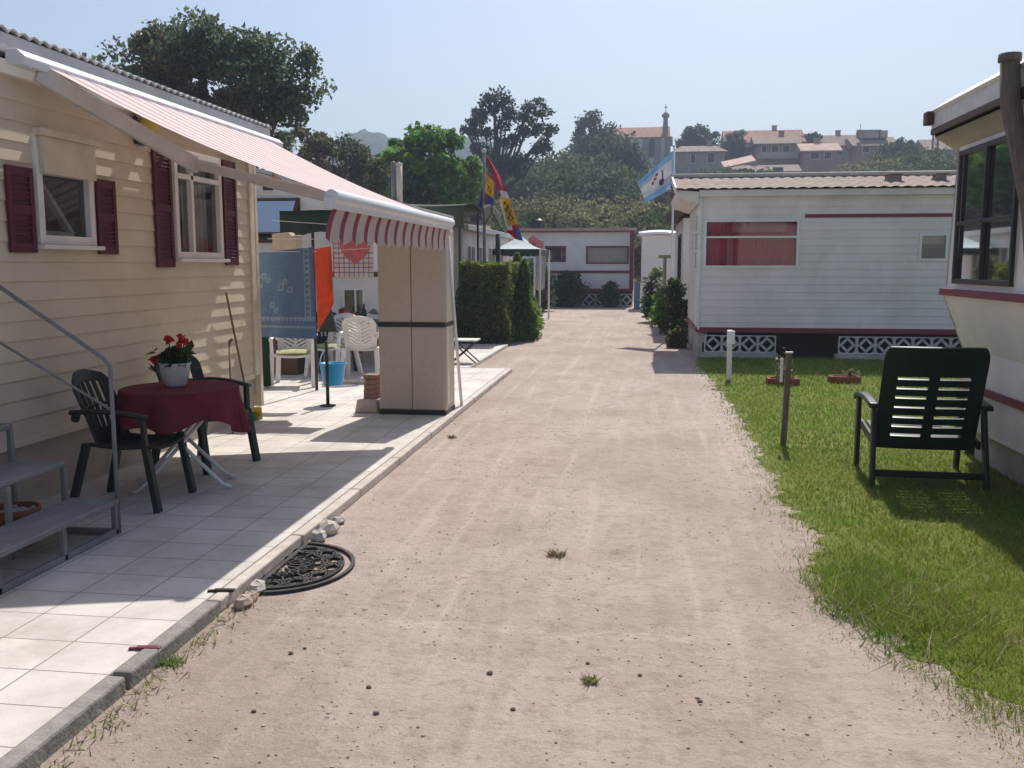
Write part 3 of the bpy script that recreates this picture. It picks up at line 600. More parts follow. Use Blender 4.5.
# plastic armchair, local: faces +Y, origin on the floor
def armchair(name,label,m,pattern,loc,rz,group,cushion=False):
    t = thing(name,label,'chair',loc,rz,group)
    ORG[t.name] = Vector((0,0,0))
    t.location = loc
    k = MB(); k.grid(lambda u,v: Vector(((u-.5)*(.46-.03*(1-v)), -.22+.45*v, .43-.02*math.sin(PI*v)-.018*math.sin(PI*u)+(-.02 if v>.92 else 0))),10,10); k.build('seat',m,t,smooth=True,solid=.022)
    def bp(u,v):
        x = (u-.5)*(.44+.04*v); top = .86+.035*math.sin(PI*u); z = .41+(top-.41)*v
        if v>.8: x *= 1-.25*((v-.8)/.2)**2
        return Vector((x, -.21-.16*v**1.2+.05*(2*u-1)**2*1.0, z))
    if pattern == 'leaf':
        def hole(u,v):
            a = abs(u-.5)
            if a < .035 or a > .34 or v < .18 or v > .86: return False
            return ((v-.55*a)*9.5)%1 < .36
        nu,nv = 60,90
    elif pattern == 'slat':
        def hole(u,v): return .12<u<.88 and .2<v<.84 and (u*7)%1 > .42 and not .49<v<.55
        nu,nv = 56,50
    k = MB(); k.grid(bp,nu,nv,hole=hole); k.build('backrest',m,t,smooth=True,solid=.016)
    for s_ in (-1,1):
        k = MB(); k.grid(lambda u,v: Vector((s_*(.27+.025*(u-.5)*2+.0), -.30+.50*v, .655-.03*v+.02*math.sin(PI*v)-.012*(2*u-1)**2)),4,10); k.tube([(s_*.235,-.29,.60),(s_*.26,-.27,.645)],.02,6); k.build('armrest',m,t,smooth=True,solid=.02)
        for f in (0,1):
            k = MB()
            if f: k.obox((s_*.275,.25,0),(s_*.262,.18,.43),.062,.04,(0,1,0)); k.obox((s_*.262,.18,.42),(s_*.27,.17,.635),.045,.03,(0,1,0))
            else: k.obox((s_*.26,-.34,0),(s_*.225,-.23,.44),.062,.04,(0,1,0))
            k.build('leg',m,t,bevel=.006)
    if cushion:
        k = MB(); k.grid(lambda u,v: Vector(((u-.5)*.42,-.19+.4*v,.445+.035*(math.sin(PI*u)*math.sin(PI*v))**.35)),12,12); k.box(-.2,.2,-.18,.2,.43,.448); k.build('cushion','cushion',t,smooth=True)
    return t
tc_ = P(180,389,Z=.77); tc_.z = PZ
armchair('armchair','dark green plastic armchair between the handrail and the maroon table','green_plastic','slat',(-3.33,5.76,PZ),R_(-86),'dark green armchairs at the round table')
armchair('armchair','dark green plastic armchair behind the flower pot and maroon table','green_plastic','slat',(-3.40,6.93,PZ),R_(-108),'dark green armchairs at the round table')
tb = thing('round_table','round folding table with white crossed legs under the maroon cloth','table',tc_)
k = MB(); k.lathe([(.001,.69),(.375,.69),(.385,.70),(.385,.708),(.375,.715),(.001,.715)],tc_,32); k.build('tabletop','white_plastic',tb)
for s_ in (-1,1):
    k = MB(); a = R_(25); u_ = Vector((math.cos(a),math.sin(a),0)); w_ = Vector((-math.sin(a),math.cos(a),0))
    pts = [tc_+w_*(.20*s_)-u_*.30*s_+Vector((0,0,.68)), tc_+w_*(.20*s_)+u_*.24*s_+Vector((0,0,.08)), tc_+w_*(.19*s_)+u_*.30*s_+Vector((0,0,.025)), tc_+w_*(.12*s_)+u_*.36*s_+Vector((0,0,.015))]
    k.tube(pts,.014,8); k.tube([tc_-w_*(.2*s_)-u_*.30*s_+Vector((0,0,.68)), tc_-w_*(.2*s_)+u_*.27*s_+Vector((0,0,.04)), tc_-w_*(.2*s_)+u_*.33*s_+Vector((0,0,.015))],.014,8); k.build('leg','white_metal',tb,smooth=True)
def cloth_fn(u,v):
    a = 2*PI*u; r0 = .395
    if v < .55: r = r0*v/.55; z = .722
    else:
        q = (v-.55)/.45; fl = .5+.5*math.sin(a*9+.8*math.sin(a*3)); r = r0+.012+q*(.005+.085*fl); z = .722-.008-q*(.25+.05*math.sin(2*a+.5)+.035*math.cos(5*a))
        if q < .08: z = .722-.008*q/.08
    return Vector((tc_.x+r*math.cos(a), tc_.y+r*math.sin(a), tc_.z+z))
k = MB(); k.grid(cloth_fn,160,34); tag(k.build('tablecloth','wine_cloth',at=tc_,smooth=True,solid=.003),'maroon tablecloth hanging in folds over the round table','tablecloth')
fp = Vector((tc_.x-.05,tc_.y+.04,tc_.z+.724)); fl_ = thing('flower_pot','white ceramic pot of red flowers standing on the maroon tablecloth','flower pot',fp)
k = MB(); k.lathe([(.001,0),(.062,0),(.075,.02),(.10,.10),(.105,.15),(.112,.172),(.104,.172),(.095,.14),(.001,.135)],fp,28); k.build('pot_body','ceramic',fl_,smooth=True)
c = fp+Vector((0,0,.2)); ct = rng.normal(size=(90,3))*np.array([.06,.06,.04])+np.array(c); leaf_mesh('foliage',ct,.06,'plant_leaf',fl_,up=.5)
k = MB(); heads = [(.05,.02,.335),(-.035,-.01,.34),(-.15,-.02,.20),(.09,-.03,.31)]
for hx,hy,hz in heads: k.tube([fp+Vector((hx*.2,hy*.2,.14)),fp+Vector((hx*.8,hy,hz*.7)),fp+Vector((hx,hy,hz))],.004,5)
k.build('stem','plant_leaf',fl_)
for i,h in enumerate(heads): leaf_mesh('bloom',rng.normal(size=(24 if i == 0 else 12,3))*np.array([.018,.018,.010])+np.array(fp+Vector(h)),.036,'petal_red',fl_)
# brooms
b0 = P(250,421,Z=PZ); bm = thing('broom','broom with green and yellow bristles leaning on the house corner','broom',(b0.x,b0.y,PZ)); tpv = P(226,292,X=WX+.05)
k = MB(); k.tube([(b0.x,b0.y,PZ+.12),tpv],.011,8); k.build('handle','wood',bm,smooth=True)
k = MB(); k.obox((b0.x-.02,b0.y-.13,PZ+.11),(b0.x+.06,b0.y+.13,PZ+.11),.05,.035); k.build('brush_block','flag_yellow',bm,bevel=.008)
k = MB()
for i in range(160):
    s_ = random.uniform(-1,1); a = Vector((b0.x+.02+.04*s_+random.uniform(-.02,.02), b0.y+.125*s_, PZ+.095)); k.cyl(a, a+Vector((random.uniform(-.02,.03),random.uniform(-.015,.015),-.09)),.004,.003,4,0 if s_<.35 else 1)
k.build('bristle_tuft',[mat('bristle_green',(.05,.36,.10),None,.6),'flag_yellow'],bm)
k = MB(); a = P(229,342,X=WX+.06); b = P(232,418,X=-3.80); b.z = PZ; k.tube([a,b],.010,8); k.tube([a,a+Vector((.03,.02,.03))],.016,6); tag(k.build('stick','wood_grey',at=b,smooth=True),'short dark stick leaning on the cream wall beside the broom','stick')
# doormat: half round with an openwork pattern
mc = Vector((-1.925,4.72,0)); mt_ = thing('doormat','black half round rubber doormat of openwork scrolls on the dirt lane','doormat',(mc.x,mc.y,.003))
RM, RY = .39, .42
def mp_(r,a): return Vector((mc.x+RM*r*math.cos(a), mc.y+RY*r*math.sin(a), 0))
k = MB()
def strip(pts,wd,h=.014):
    for a,b in zip(pts,pts[1:]): k.obox(a+Vector((0,0,.003+h/2)),b+Vector((0,0,.003+h/2)),wd,h)
strip([mp_(1,a) for a in np.linspace(-PI/2,PI/2,33)],.02,.015); strip([mp_(.86,a) for a in np.linspace(-PI/2,PI/2,29)],.014); strip([mp_(1,-PI/2),mp_(1,PI/2)],.022,.015); k.build('rim','rubber',mt_)
k = MB()
for i in range(7):
    a0 = -PI/2+PI*(i+.5)/7
    for r0 in (.34,.66):
        for sg in (-1,1):
            c_ = mp_(r0,a0); rr = .085 if r0>.4 else .055
            strip([c_+Vector((rr*t*.55*math.cos(sg*t*4+a0), rr*t*.55*math.sin(sg*t*4+a0),0)) for t in np.linspace(.3,2,14)],.010)
for i in range(8):
    a0 = -PI/2+PI*i/7; strip([mp_(.12,a0),mp_(.86,a0)],.009)
strip([mp_(.45,a) for a in np.linspace(-PI/2,PI/2,21)],.012); strip([mp_(.64,a) for a in np.linspace(-PI/2,PI/2,25)],.010); k.build('scrollwork','rubber',mt_)
# stones along the patio edge
for i,(px,py,s_,m_,lab) in enumerate(((327,523,.05,'stone_white','pale stone at the far end of the row by the doormat'),(316,533,.075,'stone_white','largest pale stone behind the black doormat'),(307,540,.06,'stone_white','white stone touching the far corner of the doormat'),
      (243,592,.055,'stone_white','flat pale stone at the near corner of the doormat'),(236,600,.045,'stone_rose','small rosy stone at the end of the grey kerb'),(228,606,.05,'stone_rose','broken tile piece against the end of the grey kerb'),(322,518,.035,'stone_rose','small reddish stone last along the patio edge'))):
    q = P(px,py,Z=.0); k = MB(); q.x += .075; k.stone((q.x,q.y,s_*.45),s_*.9,s_*1.2,s_*.7,0,8); o = k.build('stone',m_,at=(q.x,q.y,0),bevel=.006); tag(o,lab,'stone','stones along the patio edge')
# small red rubber bits on the patio edge
for px,py,lab in ((148,650,'small reddish clip lying on the sunlit patio tiles'),(224,592,'small dark clip lying on the patio edge near the kerb')):
    q = P(px,py,Z=PZ); k = MB(); k.obox((q.x-.05,q.y,PZ+.008),(q.x+.05,q.y+.01,PZ+.008),.03,.012); k.obox((q.x-.08,q.y-.01,PZ+.006),(q.x-.045,q.y-.0,PZ+.006),.02,.01); tag(k.build('clip','maroon_trim' if px<200 else 'soil',at=(q.x,q.y,PZ),bevel=.004),lab,'clip')

# cabinet
CY0 = 9.62; cb = thing('cabinet','tall beige plastic cabinet with two doors under the far end of the awning','cabinet',(-2.38,CY0+.22,PZ))
k = MB(); k.box(-2.745,-2.02,CY0,CY0+.46,PZ+.045,2.02); k.build('cabinet_body','cabinet',cb,bevel=.01)
for xa,xb in ((-2.74,-2.388),(-2.380,-2.03)):
    k = MB(); k.box(xa,xb,CY0-.025,CY0-.002,PZ+.06,1.0); k.box(xa,xb,CY0-.025,CY0-.002,1.05,2.0); k.build('door','cabinet',cb,bevel=.006)
k = MB(); k.box(-2.75,-2.012,CY0-.034,CY0+.47,1.0,1.05); k.build('middle_band','cabinet_dark',cb,bevel=.004)
k = MB(); k.box(-2.75,-2.015,CY0-.03,CY0+.465,PZ,PZ+.045); k.build('base','cabinet_dark',cb,bevel=.004)
k = MB(); k.box(-2.022,-2.015,CY0+.05,CY0+.42,PZ+.1,1.95); k.build('side_panel','cream',cb)
# clothes lines and the washing
LY = 9.9
cl_ = thing('clothes_line','thin clothes lines strung from the house corner to the beige cabinet','clothes line',(-3.4,LY,PZ))
for z0,z1,yy in ((2.13,2.10,LY+.25),(1.93,1.97,LY+.12),(1.79,1.84,LY)):
    k = MB(); k.tube([(WX+.03,yy-.35,z0),(-3.4,yy-.1,(z0+z1)/2-.02),(-2.75,CY0+.2,z1)],.0035,5); k.build('line','white_metal',cl_)
def cloth(name,label,cat,x0,x1,y,ztop,zbot,m_,mats,mfn=None,nu=30,nv=40,amp=.02,skew=0.,slant=0.,seed=1):
    k = MB()
    def fn(u,v):
        x = x0+(x1-x0)*u+skew*v; zt = ztop(u) if callable(ztop) else ztop; zb = zbot(u) if callable(zbot) else zbot
        return Vector((x, y+amp*v**.7*(math.sin(u*7+seed)+.5*math.sin(u*17+seed*2+v*2)), zt+(zb-zt)*v))
    k.grid(fn,nu,nv,mfn=mfn); return tag(k.build(name,mats,at=((x0+x1)/2,y,zbot(0.5) if callable(zbot) else zbot),smooth=True,solid=.006),label,cat)
tl = P(256,253,Y=LY-.2); tR = P(313,247,Y=LY-.2); tbm = P(290,337,Y=LY-.2)
def towel_m(u,v):
    if (.86<v<.885) or (.76<v<.78): return 1
    if .77<v<.81 and (u*14)%1<.55: return 1
    if (.83<u<.85 or .91<u<.925) and v<.8: return 1
    if .85<u<.91 and (v*16)%1<.4 and v<.78: return 1
    for cx_,cy_,r in ((.12,.28,.05),(.2,.33,.04),(.42,.42,.06),(.5,.36,.045),(.58,.45,.05),(.25,.62,.05),(.32,.68,.04),(.06,.4,.03)):
        if abs(math.hypot((u-cx_)*1.0,(v-cy_)*1.4+.25*(u-cx_))-r*.8)<.012: return 1
    return 0
cloth('towel','blue towel with pale border pattern hanging on the clothes line','towel',tl.x,tR.x,LY-.2,lambda u: tl.z+(tR.z-tl.z)*u,lambda u: tbm.z-.02*u,None,['towel_blue','towel_pale'],towel_m,110,130,.018)
a = P(314,249,Y=LY-.12); b = P(331,246,Y=LY-.12); c = P(322,318,Y=LY-.12)
cloth('cloth','bright orange cloth hanging beside the blue towel','cloth',a.x,b.x,LY-.12,lambda u: a.z+(b.z-a.z)*u,lambda u: c.z-.16+.33*u,None,['orange_cloth'],None,20,30,.02,.02,seed=3)
a = P(333,238,Y=LY); b = P(373,240,Y=LY); c = P(350,277,Y=LY)
cloth('kitchen_towel','white and lilac checked towel with a pink heart on the line','towel',a.x,b.x,LY,a.z,c.z,None,['white_cloth','lilac','lilac_dark','pink_cloth'],
      lambda u,v: 3 if (lambda X,Y_: (X*X+Y_*Y_-1)**3 < X*X*Y_**3)((u-.55)*2.9,(.34-v)*2.9) else ((2 if (u*8)%1<.22 and (v*8)%1<.22 else 1 if (u*8)%1<.22 or (v*8)%1<.22 else 0)),80,70,.012,seed=5)
# hanging white jug / paper bag and dark folded parasol behind lines
q = P(285,252,Y=10.6); k = MB(); k.prism([(q.x-.15,10.6,q.z-.02),(q.x+.13,10.6,q.z-.02),(q.x+.16,10.6,q.z+.20),(q.x+.08,10.6,q.z+.19),(q.x+.05,10.6,q.z+.23),(q.x-.16,10.6,q.z+.21)],(0,.18,0)); tag(k.build('paper_bag','cardboard',at=(q.x,10.7,q.z-.02),bevel=.01),'pale paper bag hanging behind the blue towel under the green canvas','bag')
# stand pole with the blue basket
q = P(328,406,Z=PZ); q.z = PZ
k = MB(); k.tube([q,q+Vector((0,0,.74))],.02,10); k.lathe([(.001,0),(.09,0),(.09,.012),(.02,.02)],q,16); tag(k.build('stand_pole','dark_metal',at=q,smooth=True),'short dark metal pole standing on the patio below the orange cloth','pole')
q2 = q+Vector((.0,.2,.46)); bs = thing('basket','small bright blue plastic basket hanging behind the dark metal pole','basket',q2-Vector((0,0,.26)))
k = MB(); k.lathe([(.001,-.24),(.11,-.24),(.15,0.),(.162,0),(.162,.012),(.145,.012),(.105,-.225),(.001,-.228)],q2,20); k.build('basket_body','blue_plastic',bs,smooth=True)
k = MB(); k.tube([q2+Vector((.15*math.cos(t),0,.2*math.sin(t))) for t in np.linspace(0,PI,13)],.007,6); k.build('handle','white_plastic',bs,smooth=True)
# stone block with a stack of bricks
q = P(366,413,Z=PZ); k = MB(); k.prism([(q.x-.13,q.y,PZ),(q.x+.13,q.y,PZ),(q.x+.12,q.y,PZ+.15),(q.x-.10,q.y,PZ+.15)],(0,.25,0)); tag(k.build('stone_block','kerb_pale',at=(q.x,q.y+.12,PZ),bevel=.015),'pale stone block on the patio at the foot of the cabinet','stone block')
for i in range(5):
    lab = ['lowest old brick of the small stack on the stone block','second brick from the bottom of the stack on the block','middle brick of the five stacked on the stone block','second brick from the top of the stack on the block','topmost old brick of the stack beside the cabinet'][i]
    z = PZ+.152+i*.052; k = MB(); k.box(q.x-.03+random.uniform(-.01,.01),q.x+.115,q.y+.03+random.uniform(-.01,.02),q.y+.2,z,z+.05); tag(k.build('brick','old_brick',at=(q.x+.04,q.y+.1,z),bevel=.006),lab,'brick','bricks stacked beside the cabinet')

# ------------------------------------------------------------------ generic mobile home pieces
def rect_home(name,label,x0,x1,y0,y1,z0,z1,wm,front_open=(),left_open=(),right_open=(),pitch=.2,proud=.01,loc=None):
    t = thing(name,label,'mobile home',((x0+x1)/2,(y0+y1)/2,0))
    k = MB()
    lap_wall(k,(x0,y0,0),(1,0,0),(0,-1,0),0,x1-x0,z0,z1,pitch,proud,front_open)
    lap_wall(k,(x0,y1,0),(0,-1,0),(-1,0,0),0,y1-y0,z0,z1,pitch,proud,left_open)
    lap_wall(k,(x1,y0,0),(0,1,0),(1,0,0),0,y1-y0,z0,z1,pitch,proud,right_open)
    k.box(x0+.01,x1-.01,y1-.04,y1,z0,z1); k.box(x0+.02,x1-.02,y0+.02,y1-.05,z0-.02,z0+.03)
    k.build('wall',wm,t); return t
# ---- home B behind the patio
hx0,hx1,hy = -8.6,-3.75,14.7
a = P(345,316,Y=hy); b = P(362,288,Y=hy); wB = (a.x-hx0-.03,b.x-hx0+.05,a.z,b.z)
a2 = P(240,243,Y=hy); b2 = P(300,198,Y=hy); wB2 = (a2.x-hx0,b2.x-hx0,a2.z,b2.z)
B = rect_home('mobile_home','white mobile home behind the laundry with a propped open window',hx0,hx1,hy,hy+3.4,.45,2.58,'home_white',(wB,wB2))
window(B,(hx0,hy,0),(1,0,0),(0,-1,0),*wB[:2],wB[2],wB[3],.035,'white_pvc',mull=((wB[0]+wB[1])/2+.03,),cur=(((wB[0]+wB[1])/2+.04,wB[1]-.03,'curtain'),))
o = window(B,(hx0,hy,0),(1,0,0),(0,-1,0),*wB2[:2],wB2[2],wB2[3],.05,'brown_trim',sill=False)
k = MB(); xa,xb = hx0+wB2[0]+.04,hx0+wB2[1]-.02; zt = wB2[3]-.02; zb = wB2[2]+.02; yo = hy-.05
f1 = lambda x,v: Vector((x, yo-.42*v, zt-(zt-zb)*v*.82))
for pa,pb_ in ((f1(xa,0),f1(xb,0)),(f1(xa,1),f1(xb,1)),(f1(xa,0),f1(xa,1)),(f1(xb,0),f1(xb,1))): k.obox(pa,pb_,.05,.03)
sash = k.build('open_sash','brown_trim',B); k = MB(); k.add([f1(xa,0),f1(xb,0),f1(xb,1),f1(xa,1)],[(0,1,2,3)]); k.build('pane','glass_dark',sash)
k = MB(); k.prism([(hx0,hy-.004,2.58),(hx1,hy-.004,2.58),(-6.2,hy-.004,3.14),(hx0,hy-.004,2.62)],(0,3.4,0)); k.build('gable','home_white',B)
k = MB(); k.prism([(hx1+.12,hy-.12,2.54),(hx1+.12,hy-.12,2.60),(-6.2,hy-.12,3.21),(hx0-.12,hy-.12,2.66),(hx0-.12,hy-.12,2.60),(-6.2,hy-.12,3.15)],(0,3.6,0)); k.build('roof','roof_grey',B)
k = MB(); k.box(hx0,hx1,hy-.028,hy-.012,1.46,1.54); k.build('stripe','brown_trim',B)
a = P(268,184,Y=hy); k = MB(); k.box(a.x-.07,a.x+.09,hy-.05,hy-.01,a.z-.1,a.z+.08); k.build('air_vent','dark_metal',B)
k = MB(); k.box(hx0+.03,hx1-.03,hy+.04,hy+3.3,PZ,.43); k.build('skirt','skirt_beige',B)
for px0,px1,pt_,m_,lab in ((391,395.5,163,'grey_metal','thin grey flue pipe standing above the striped awning'),(396,402,164,'cream','thicker cream flue pipe beside the thin grey pipe')):
    a = P(px0,pt_,Y=15.2); b = P(px1,pt_,Y=15.2); r = (b.x-a.x)/2; k = MB(); k.tube([((a.x+b.x)/2,15.2,2.5),((a.x+b.x)/2,15.2,a.z)],r,14); k.lathe([(r*1.12,a.z-.03),(r*1.12,a.z+.01),(.001,a.z+.03)],((a.x+b.x)/2,15.2,0),14)
    k.build('flue_pipe',m_,B,smooth=True)
# ---- canvas shelters
cn = thing('canvas_shelter','flat olive green canvas shelter behind the end of the awning','canvas shelter',(-4.2,18,0))
SY = 18.95; a = P(412,206,Y=SY); b = P(483,207,Y=SY); c = P(483,228,Y=SY)
k = MB(); k.grid(lambda u,v: Vector((-7.6+(b.x+7.2)*u, SY-.06*math.sin(v*PI)+.02*math.sin(u*25)*v, a.z-.02+(c.z-a.z+.02)*v+.012*math.sin(u*40)*v)),40,6); k.build('front_flap','green_canvas',cn,smooth=True,solid=.006)
k = MB(); k.grid(lambda u,v: Vector((-7.6+(b.x+7.2)*u, SY+2.3*v, a.z+.10*math.sin(PI*v)-.02*math.sin(u*PI*3))),20,8); k.build('canvas_top','green_canvas',cn,smooth=True,solid=.006)
k = MB(); k.grid(lambda u,v: Vector((b.x+.02*v, SY+2.3*u, a.z-.02+.1*math.sin(PI*u)-(.3+.08*math.cos(u*2*PI))*v)),20,5); k.build('side_flap','green_canvas',cn,smooth=True,solid=.006)
for yy in (SY+.05,SY+2.25):
    k = MB(); k.tube([(b.x-.5,yy,0),(b.x-.5,yy,b.z)],.025,8); k.build('pole','dark_metal',cn)
    k = MB(); k.tube([(-6.9,yy,0),(-6.9,yy,b.z)],.025,8); k.build('pole','dark_metal',cn)
# dark green canvas behind the blue towel
q0 = P(281,213,Y=11.2); q1 = P(335,212,Y=11.2); qb = P(300,236,Y=11.2)
ps = thing('sunshade','dark green canvas sunshade stretched out behind the blue towel','sunshade',((q0.x+q1.x)/2,11.2,PZ))
k = MB(); k.grid(lambda u,v: Vector((q0.x+(q1.x-q0.x+.3)*u, 11.2+.35*v, q0.z+.03*math.sin(u*PI)-.02*v)) if v<.5 else Vector((q0.x+(q1.x-q0.x+.3)*u, 11.2-.05+.03*math.sin(u*14), q0.z+.02-(v-.5)*2*(q0.z-qb.z+.03*math.sin(u*9)))),24,12); k.build('canopy','green_dark',ps,smooth=True,solid=.008)
k = MB(); k.tube([((q0.x+q1.x)/2,11.35,PZ),((q0.x+q1.x)/2,11.35,q0.z)],.02,8); k.build('pole','dark_metal',ps)

# ---- clutter on the rear patio
def cz(px,py): q = P(px,py,Z=PZ); return Vector((q.x,q.y,PZ))
q = cz(292,386); armchair('plastic_chair','white plastic armchair with a beige cushion below the blue towel','white_plastic','leaf',(q.x,q.y+.1,PZ),R_(195),'white plastic chairs behind the laundry',True)
q = cz(322,380); armchair('plastic_chair','white plastic armchair with a cushion behind the blue basket','white_plastic','leaf',(q.x,q.y+.45,PZ),R_(160),'white plastic chairs behind the laundry',True)
q = cz(363,378); armchair('plastic_chair','white plastic chair with a leaf patterned back beside the cabinet','white_plastic','leaf',(q.x,q.y+.05,PZ),R_(6),'white plastic chairs behind the laundry')
q = cz(335,372); armchair('armchair','dark green plastic armchair deep in the shade behind the washing','green_plastic','slat',(q.x-.1,q.y+.2,PZ),R_(-140),'dark green armchair in the shade')
tq = cz(350,366); tq = Vector((-4.15,14.05,PZ)); dt = thing('dining_table','dark table with bottles and dishes in front of the white home','table',tq)
k = MB(); k.box(tq.x-.65,tq.x+.6,tq.y-.38,tq.y+.35,PZ+.70,PZ+.735); k.build('tabletop','wood_grey',dt,bevel=.006)
for i in (-1,1):
    for j in (-1,1): k = MB(); k.box(tq.x+i*.55-.025,tq.x+i*.55+.025,tq.y+j*.3-.025,tq.y+j*.3+.025,PZ,PZ+.70); k.build('leg','wood_grey',dt)
q = P(364,311,Y=13.9); k = MB(); z = PZ+.737; k.lathe([(.001,0),(.037,0),(.038,.15),(.015,.2),(.014,.26),(.001,.262)],(q.x,13.9,z),14); tag(k.build('bottle','dark_metal',at=(q.x,13.9,z),smooth=True),'dark bottle standing on the table behind the white chair','bottle')
q = P(340,312,Y=13.9); k = MB(); k.lathe([(.001,0),(.08,0),(.15,.04),(.145,.045),(.001,.02)],(q.x,13.9,z),20); tag(k.build('plate','white_plastic',at=(q.x,13.9,z),smooth=True),'white plate at the left end of the dark table','plate')
q = P(356,312,Y=13.95); k = MB(); k.lathe([(.001,0),(.09,0),(.10,.06),(.07,.12),(.001,.14)],(q.x,13.95,z),18); tag(k.build('cooking_pot','brown_trim',at=(q.x,13.95,z),smooth=True),'round brown pot on the table above the white chair','pot')
q = P(372,308,Y=14.2); k = MB(); k.grid(lambda u,v: Vector((q.x-.22+.5*u,14.1+.15*v,z+.16*math.sin(PI*min(1,u*.9+.1))*(1-v*.3)*(1+.25*math.sin(u*13+v*5)))),20,8); tag(k.build('white_cloth','white_cloth',at=(q.x,14.2,z),smooth=True,solid=.01),'crumpled white cloth on the table beside the dark bottle','cloth')
q = P(347,335,Y=13.2); k = MB(); k.grid(lambda u,v: Vector((q.x-.13+.22*u+.1*v*v,13.25+.04*math.sin(u*9)+.05*v, 1.0-.62*v+.03*math.sin(u*5))),20,20); tag(k.build('draped_garment','red_brown_cloth',at=(q.x,13.25,.35),smooth=True,solid=.03),'reddish brown cloth draped beside the leaf backed white chair','cloth')  # red-brown garment, one wavy sheet draped by the chair
q = cz(266,388); k = MB(); k.tube([(q.x,q.y,PZ+.02),(q.x-.06,q.y+.1,PZ+.6),(q.x-.05,q.y+.12,PZ+.75)],[.07,.085,.03],10); tag(k.build('folded_parasol','leaf_dark',at=(q.x,q.y,PZ),smooth=True),'rolled green parasol leaning by the house corner below the towel','parasol')
k = MB(); k.box(-6.6,-4.9,12.9,13.25,PZ,PZ+.62); k.box(-6.65,-4.85,12.85,13.3,PZ+.62,PZ+.66); tag(k.build('low_cupboard','brown_trim',at=(-5.7,13.1,PZ),bevel=.01),'low dark cupboard in the shade behind the white cushioned chairs','cupboard')
q = P(327,318,Y=12.9); k = MB(); k.prism([(q.x-.13,12.9,q.z-.2),(q.x+.13,12.9,q.z-.2),(q.x+.03,12.9,q.z+.22),(q.x-.03,12.9,q.z+.22)],(0,.08,0)); o = k.build('bag','dark_metal',at=(q.x,12.94,q.z-.2),bevel=.02); tag(o,'black bag hanging behind the lower edge of the orange cloth','bag')
q = cz(352,384); k = MB(); k.box(q.x-.25,q.x+.22,q.y,q.y+.3,PZ,PZ+.04); tag(k.build('paving_slab','kerb_pale',at=(q.x,q.y+.15,PZ),bevel=.006),'loose pale slab lying in front of the leaf backed chair','slab')
q = Vector((-2.75,15.0,PZ)); sb_ = thing('side_table','small white folding table behind the beige cabinet','table',q)
k = MB(); k.box(q.x-.3,q.x+.15,q.y-.2,q.y+.2,PZ+.36,PZ+.385); k.build('tabletop','white_plastic',sb_,bevel=.006)
for i in (-1,1): k = MB(); k.tube([(q.x-.3,q.y+i*.16,PZ),(q.x+.13,q.y+i*.16,PZ+.36)],.012,6); k.tube([(q.x+.13,q.y+i*.15,PZ),(q.x-.28,q.y+i*.15,PZ+.36)],.012,6); k.build('leg','dark_metal',sb_)

# ---- hedge
def hedge(name,label,x0,x1,y0,y1,z1,n,leaf,m_,tips,cat='hedge'):
    t = thing(name,label,cat,((x0+x1)/2,(y0+y1)/2,0))
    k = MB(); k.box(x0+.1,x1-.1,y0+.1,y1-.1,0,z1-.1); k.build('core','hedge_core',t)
    c = np.stack([rng.uniform(x0,x1,n),rng.uniform(y0,y1,n),rng.uniform(0.02,z1,n)],1); f = rng.integers(0,5,n); jit = np.abs(rng.normal(size=n))*.07
    c[f==0,1] = y0+jit[f==0]; c[f==1,2] = z1-jit[f==1]; c[f==2,0] = x1-jit[f==2]; c[f==3,1] = y0+jit[f==3]; c[f==4,2] = z1-jit[f==4]
    wob = .05*np.sin(c[:,0]*4.1+c[:,2]*3)+.04*np.sin(c[:,2]*6+c[:,1]*2.3); c[:,0] += wob*.8; c[:,1] += wob; c[:,2] += .5*wob+np.where(c[:,2]>z1-.1,rng.normal(size=n)*.03,0); c[:,2] = np.maximum(c[:,2],.02)
    mi = ((c[:,2] > z1-.16-rng.uniform(0,.2,n)) | (rng.uniform(size=n)<.05)).astype(np.int32)
    leaf_mesh('foliage',c,leaf,[m_,tips],t,midx=mi,up=.2); return t
hedge('hedge','dense clipped green hedge with yellowish top beyond the awning',-3.72,-2.66,18.75,22.2,1.66,15000,.05,'leaf_hedge','leaf_hedge_tip')
def cone(name,label,x,y,r,h,n,leaf,mats,cat='shrub',frac=.6,z0=0.,group=None,pw=1.):
    t = thing(name,label,cat,(x,y,z0),0,group); u = rng.uniform(size=n)**.7; a = rng.uniform(0,2*PI,n)
    rr = r*(1-(1-u)**0*0)*np.power(np.clip(1-np.abs(u*0+1-u)*0-((1-u)),0,1),pw)
    z = (1-u)*h; prof = np.power(u,pw); lump = 1+.22*np.sin(a*3+z*5)+.15*np.sin(a*5-z*7); rad = r*prof*lump*np.sqrt(rng.uniform(.35,1,n))
    c = np.stack([x+rad*np.cos(a),y+rad*np.sin(a),z0+z+.02],1)
    leaf_mesh('foliage',c,leaf,mats,t,midx=(rng.uniform(size=n)>frac).astype(np.int32) if len(mats)>1 else None,up=.4)
    k = MB(); k.tube([(x,y,z0-.05),(x,y,z0+h*.7)],[.05,.015],6); k.build('trunk','bark',t); return t
def shrub(name,label,x,y,r,h,n,leaf,mats,frac=.6,z0=0.,group=None):
    return tree(name,label,(x,y,z0),[(0,0,h*.5,r,r,h*.5),(r*.4,-r*.2,h*.35,r*.6,r*.6,h*.35),(-r*.4,r*.1,h*.4,r*.6,r*.6,h*.4)],max(20,n//40),n,r*.5,leaf,mats,.03,(frac,),'shrub',group,shell=.3,nbr=4)
cone('conifer','young yellow green conifer poking up behind the hedge',-3.15,24.0,.55,1.95,5000,.06,['leaf_conifer','leaf_hedge_tip'],'conifer',.6,pw=.7)
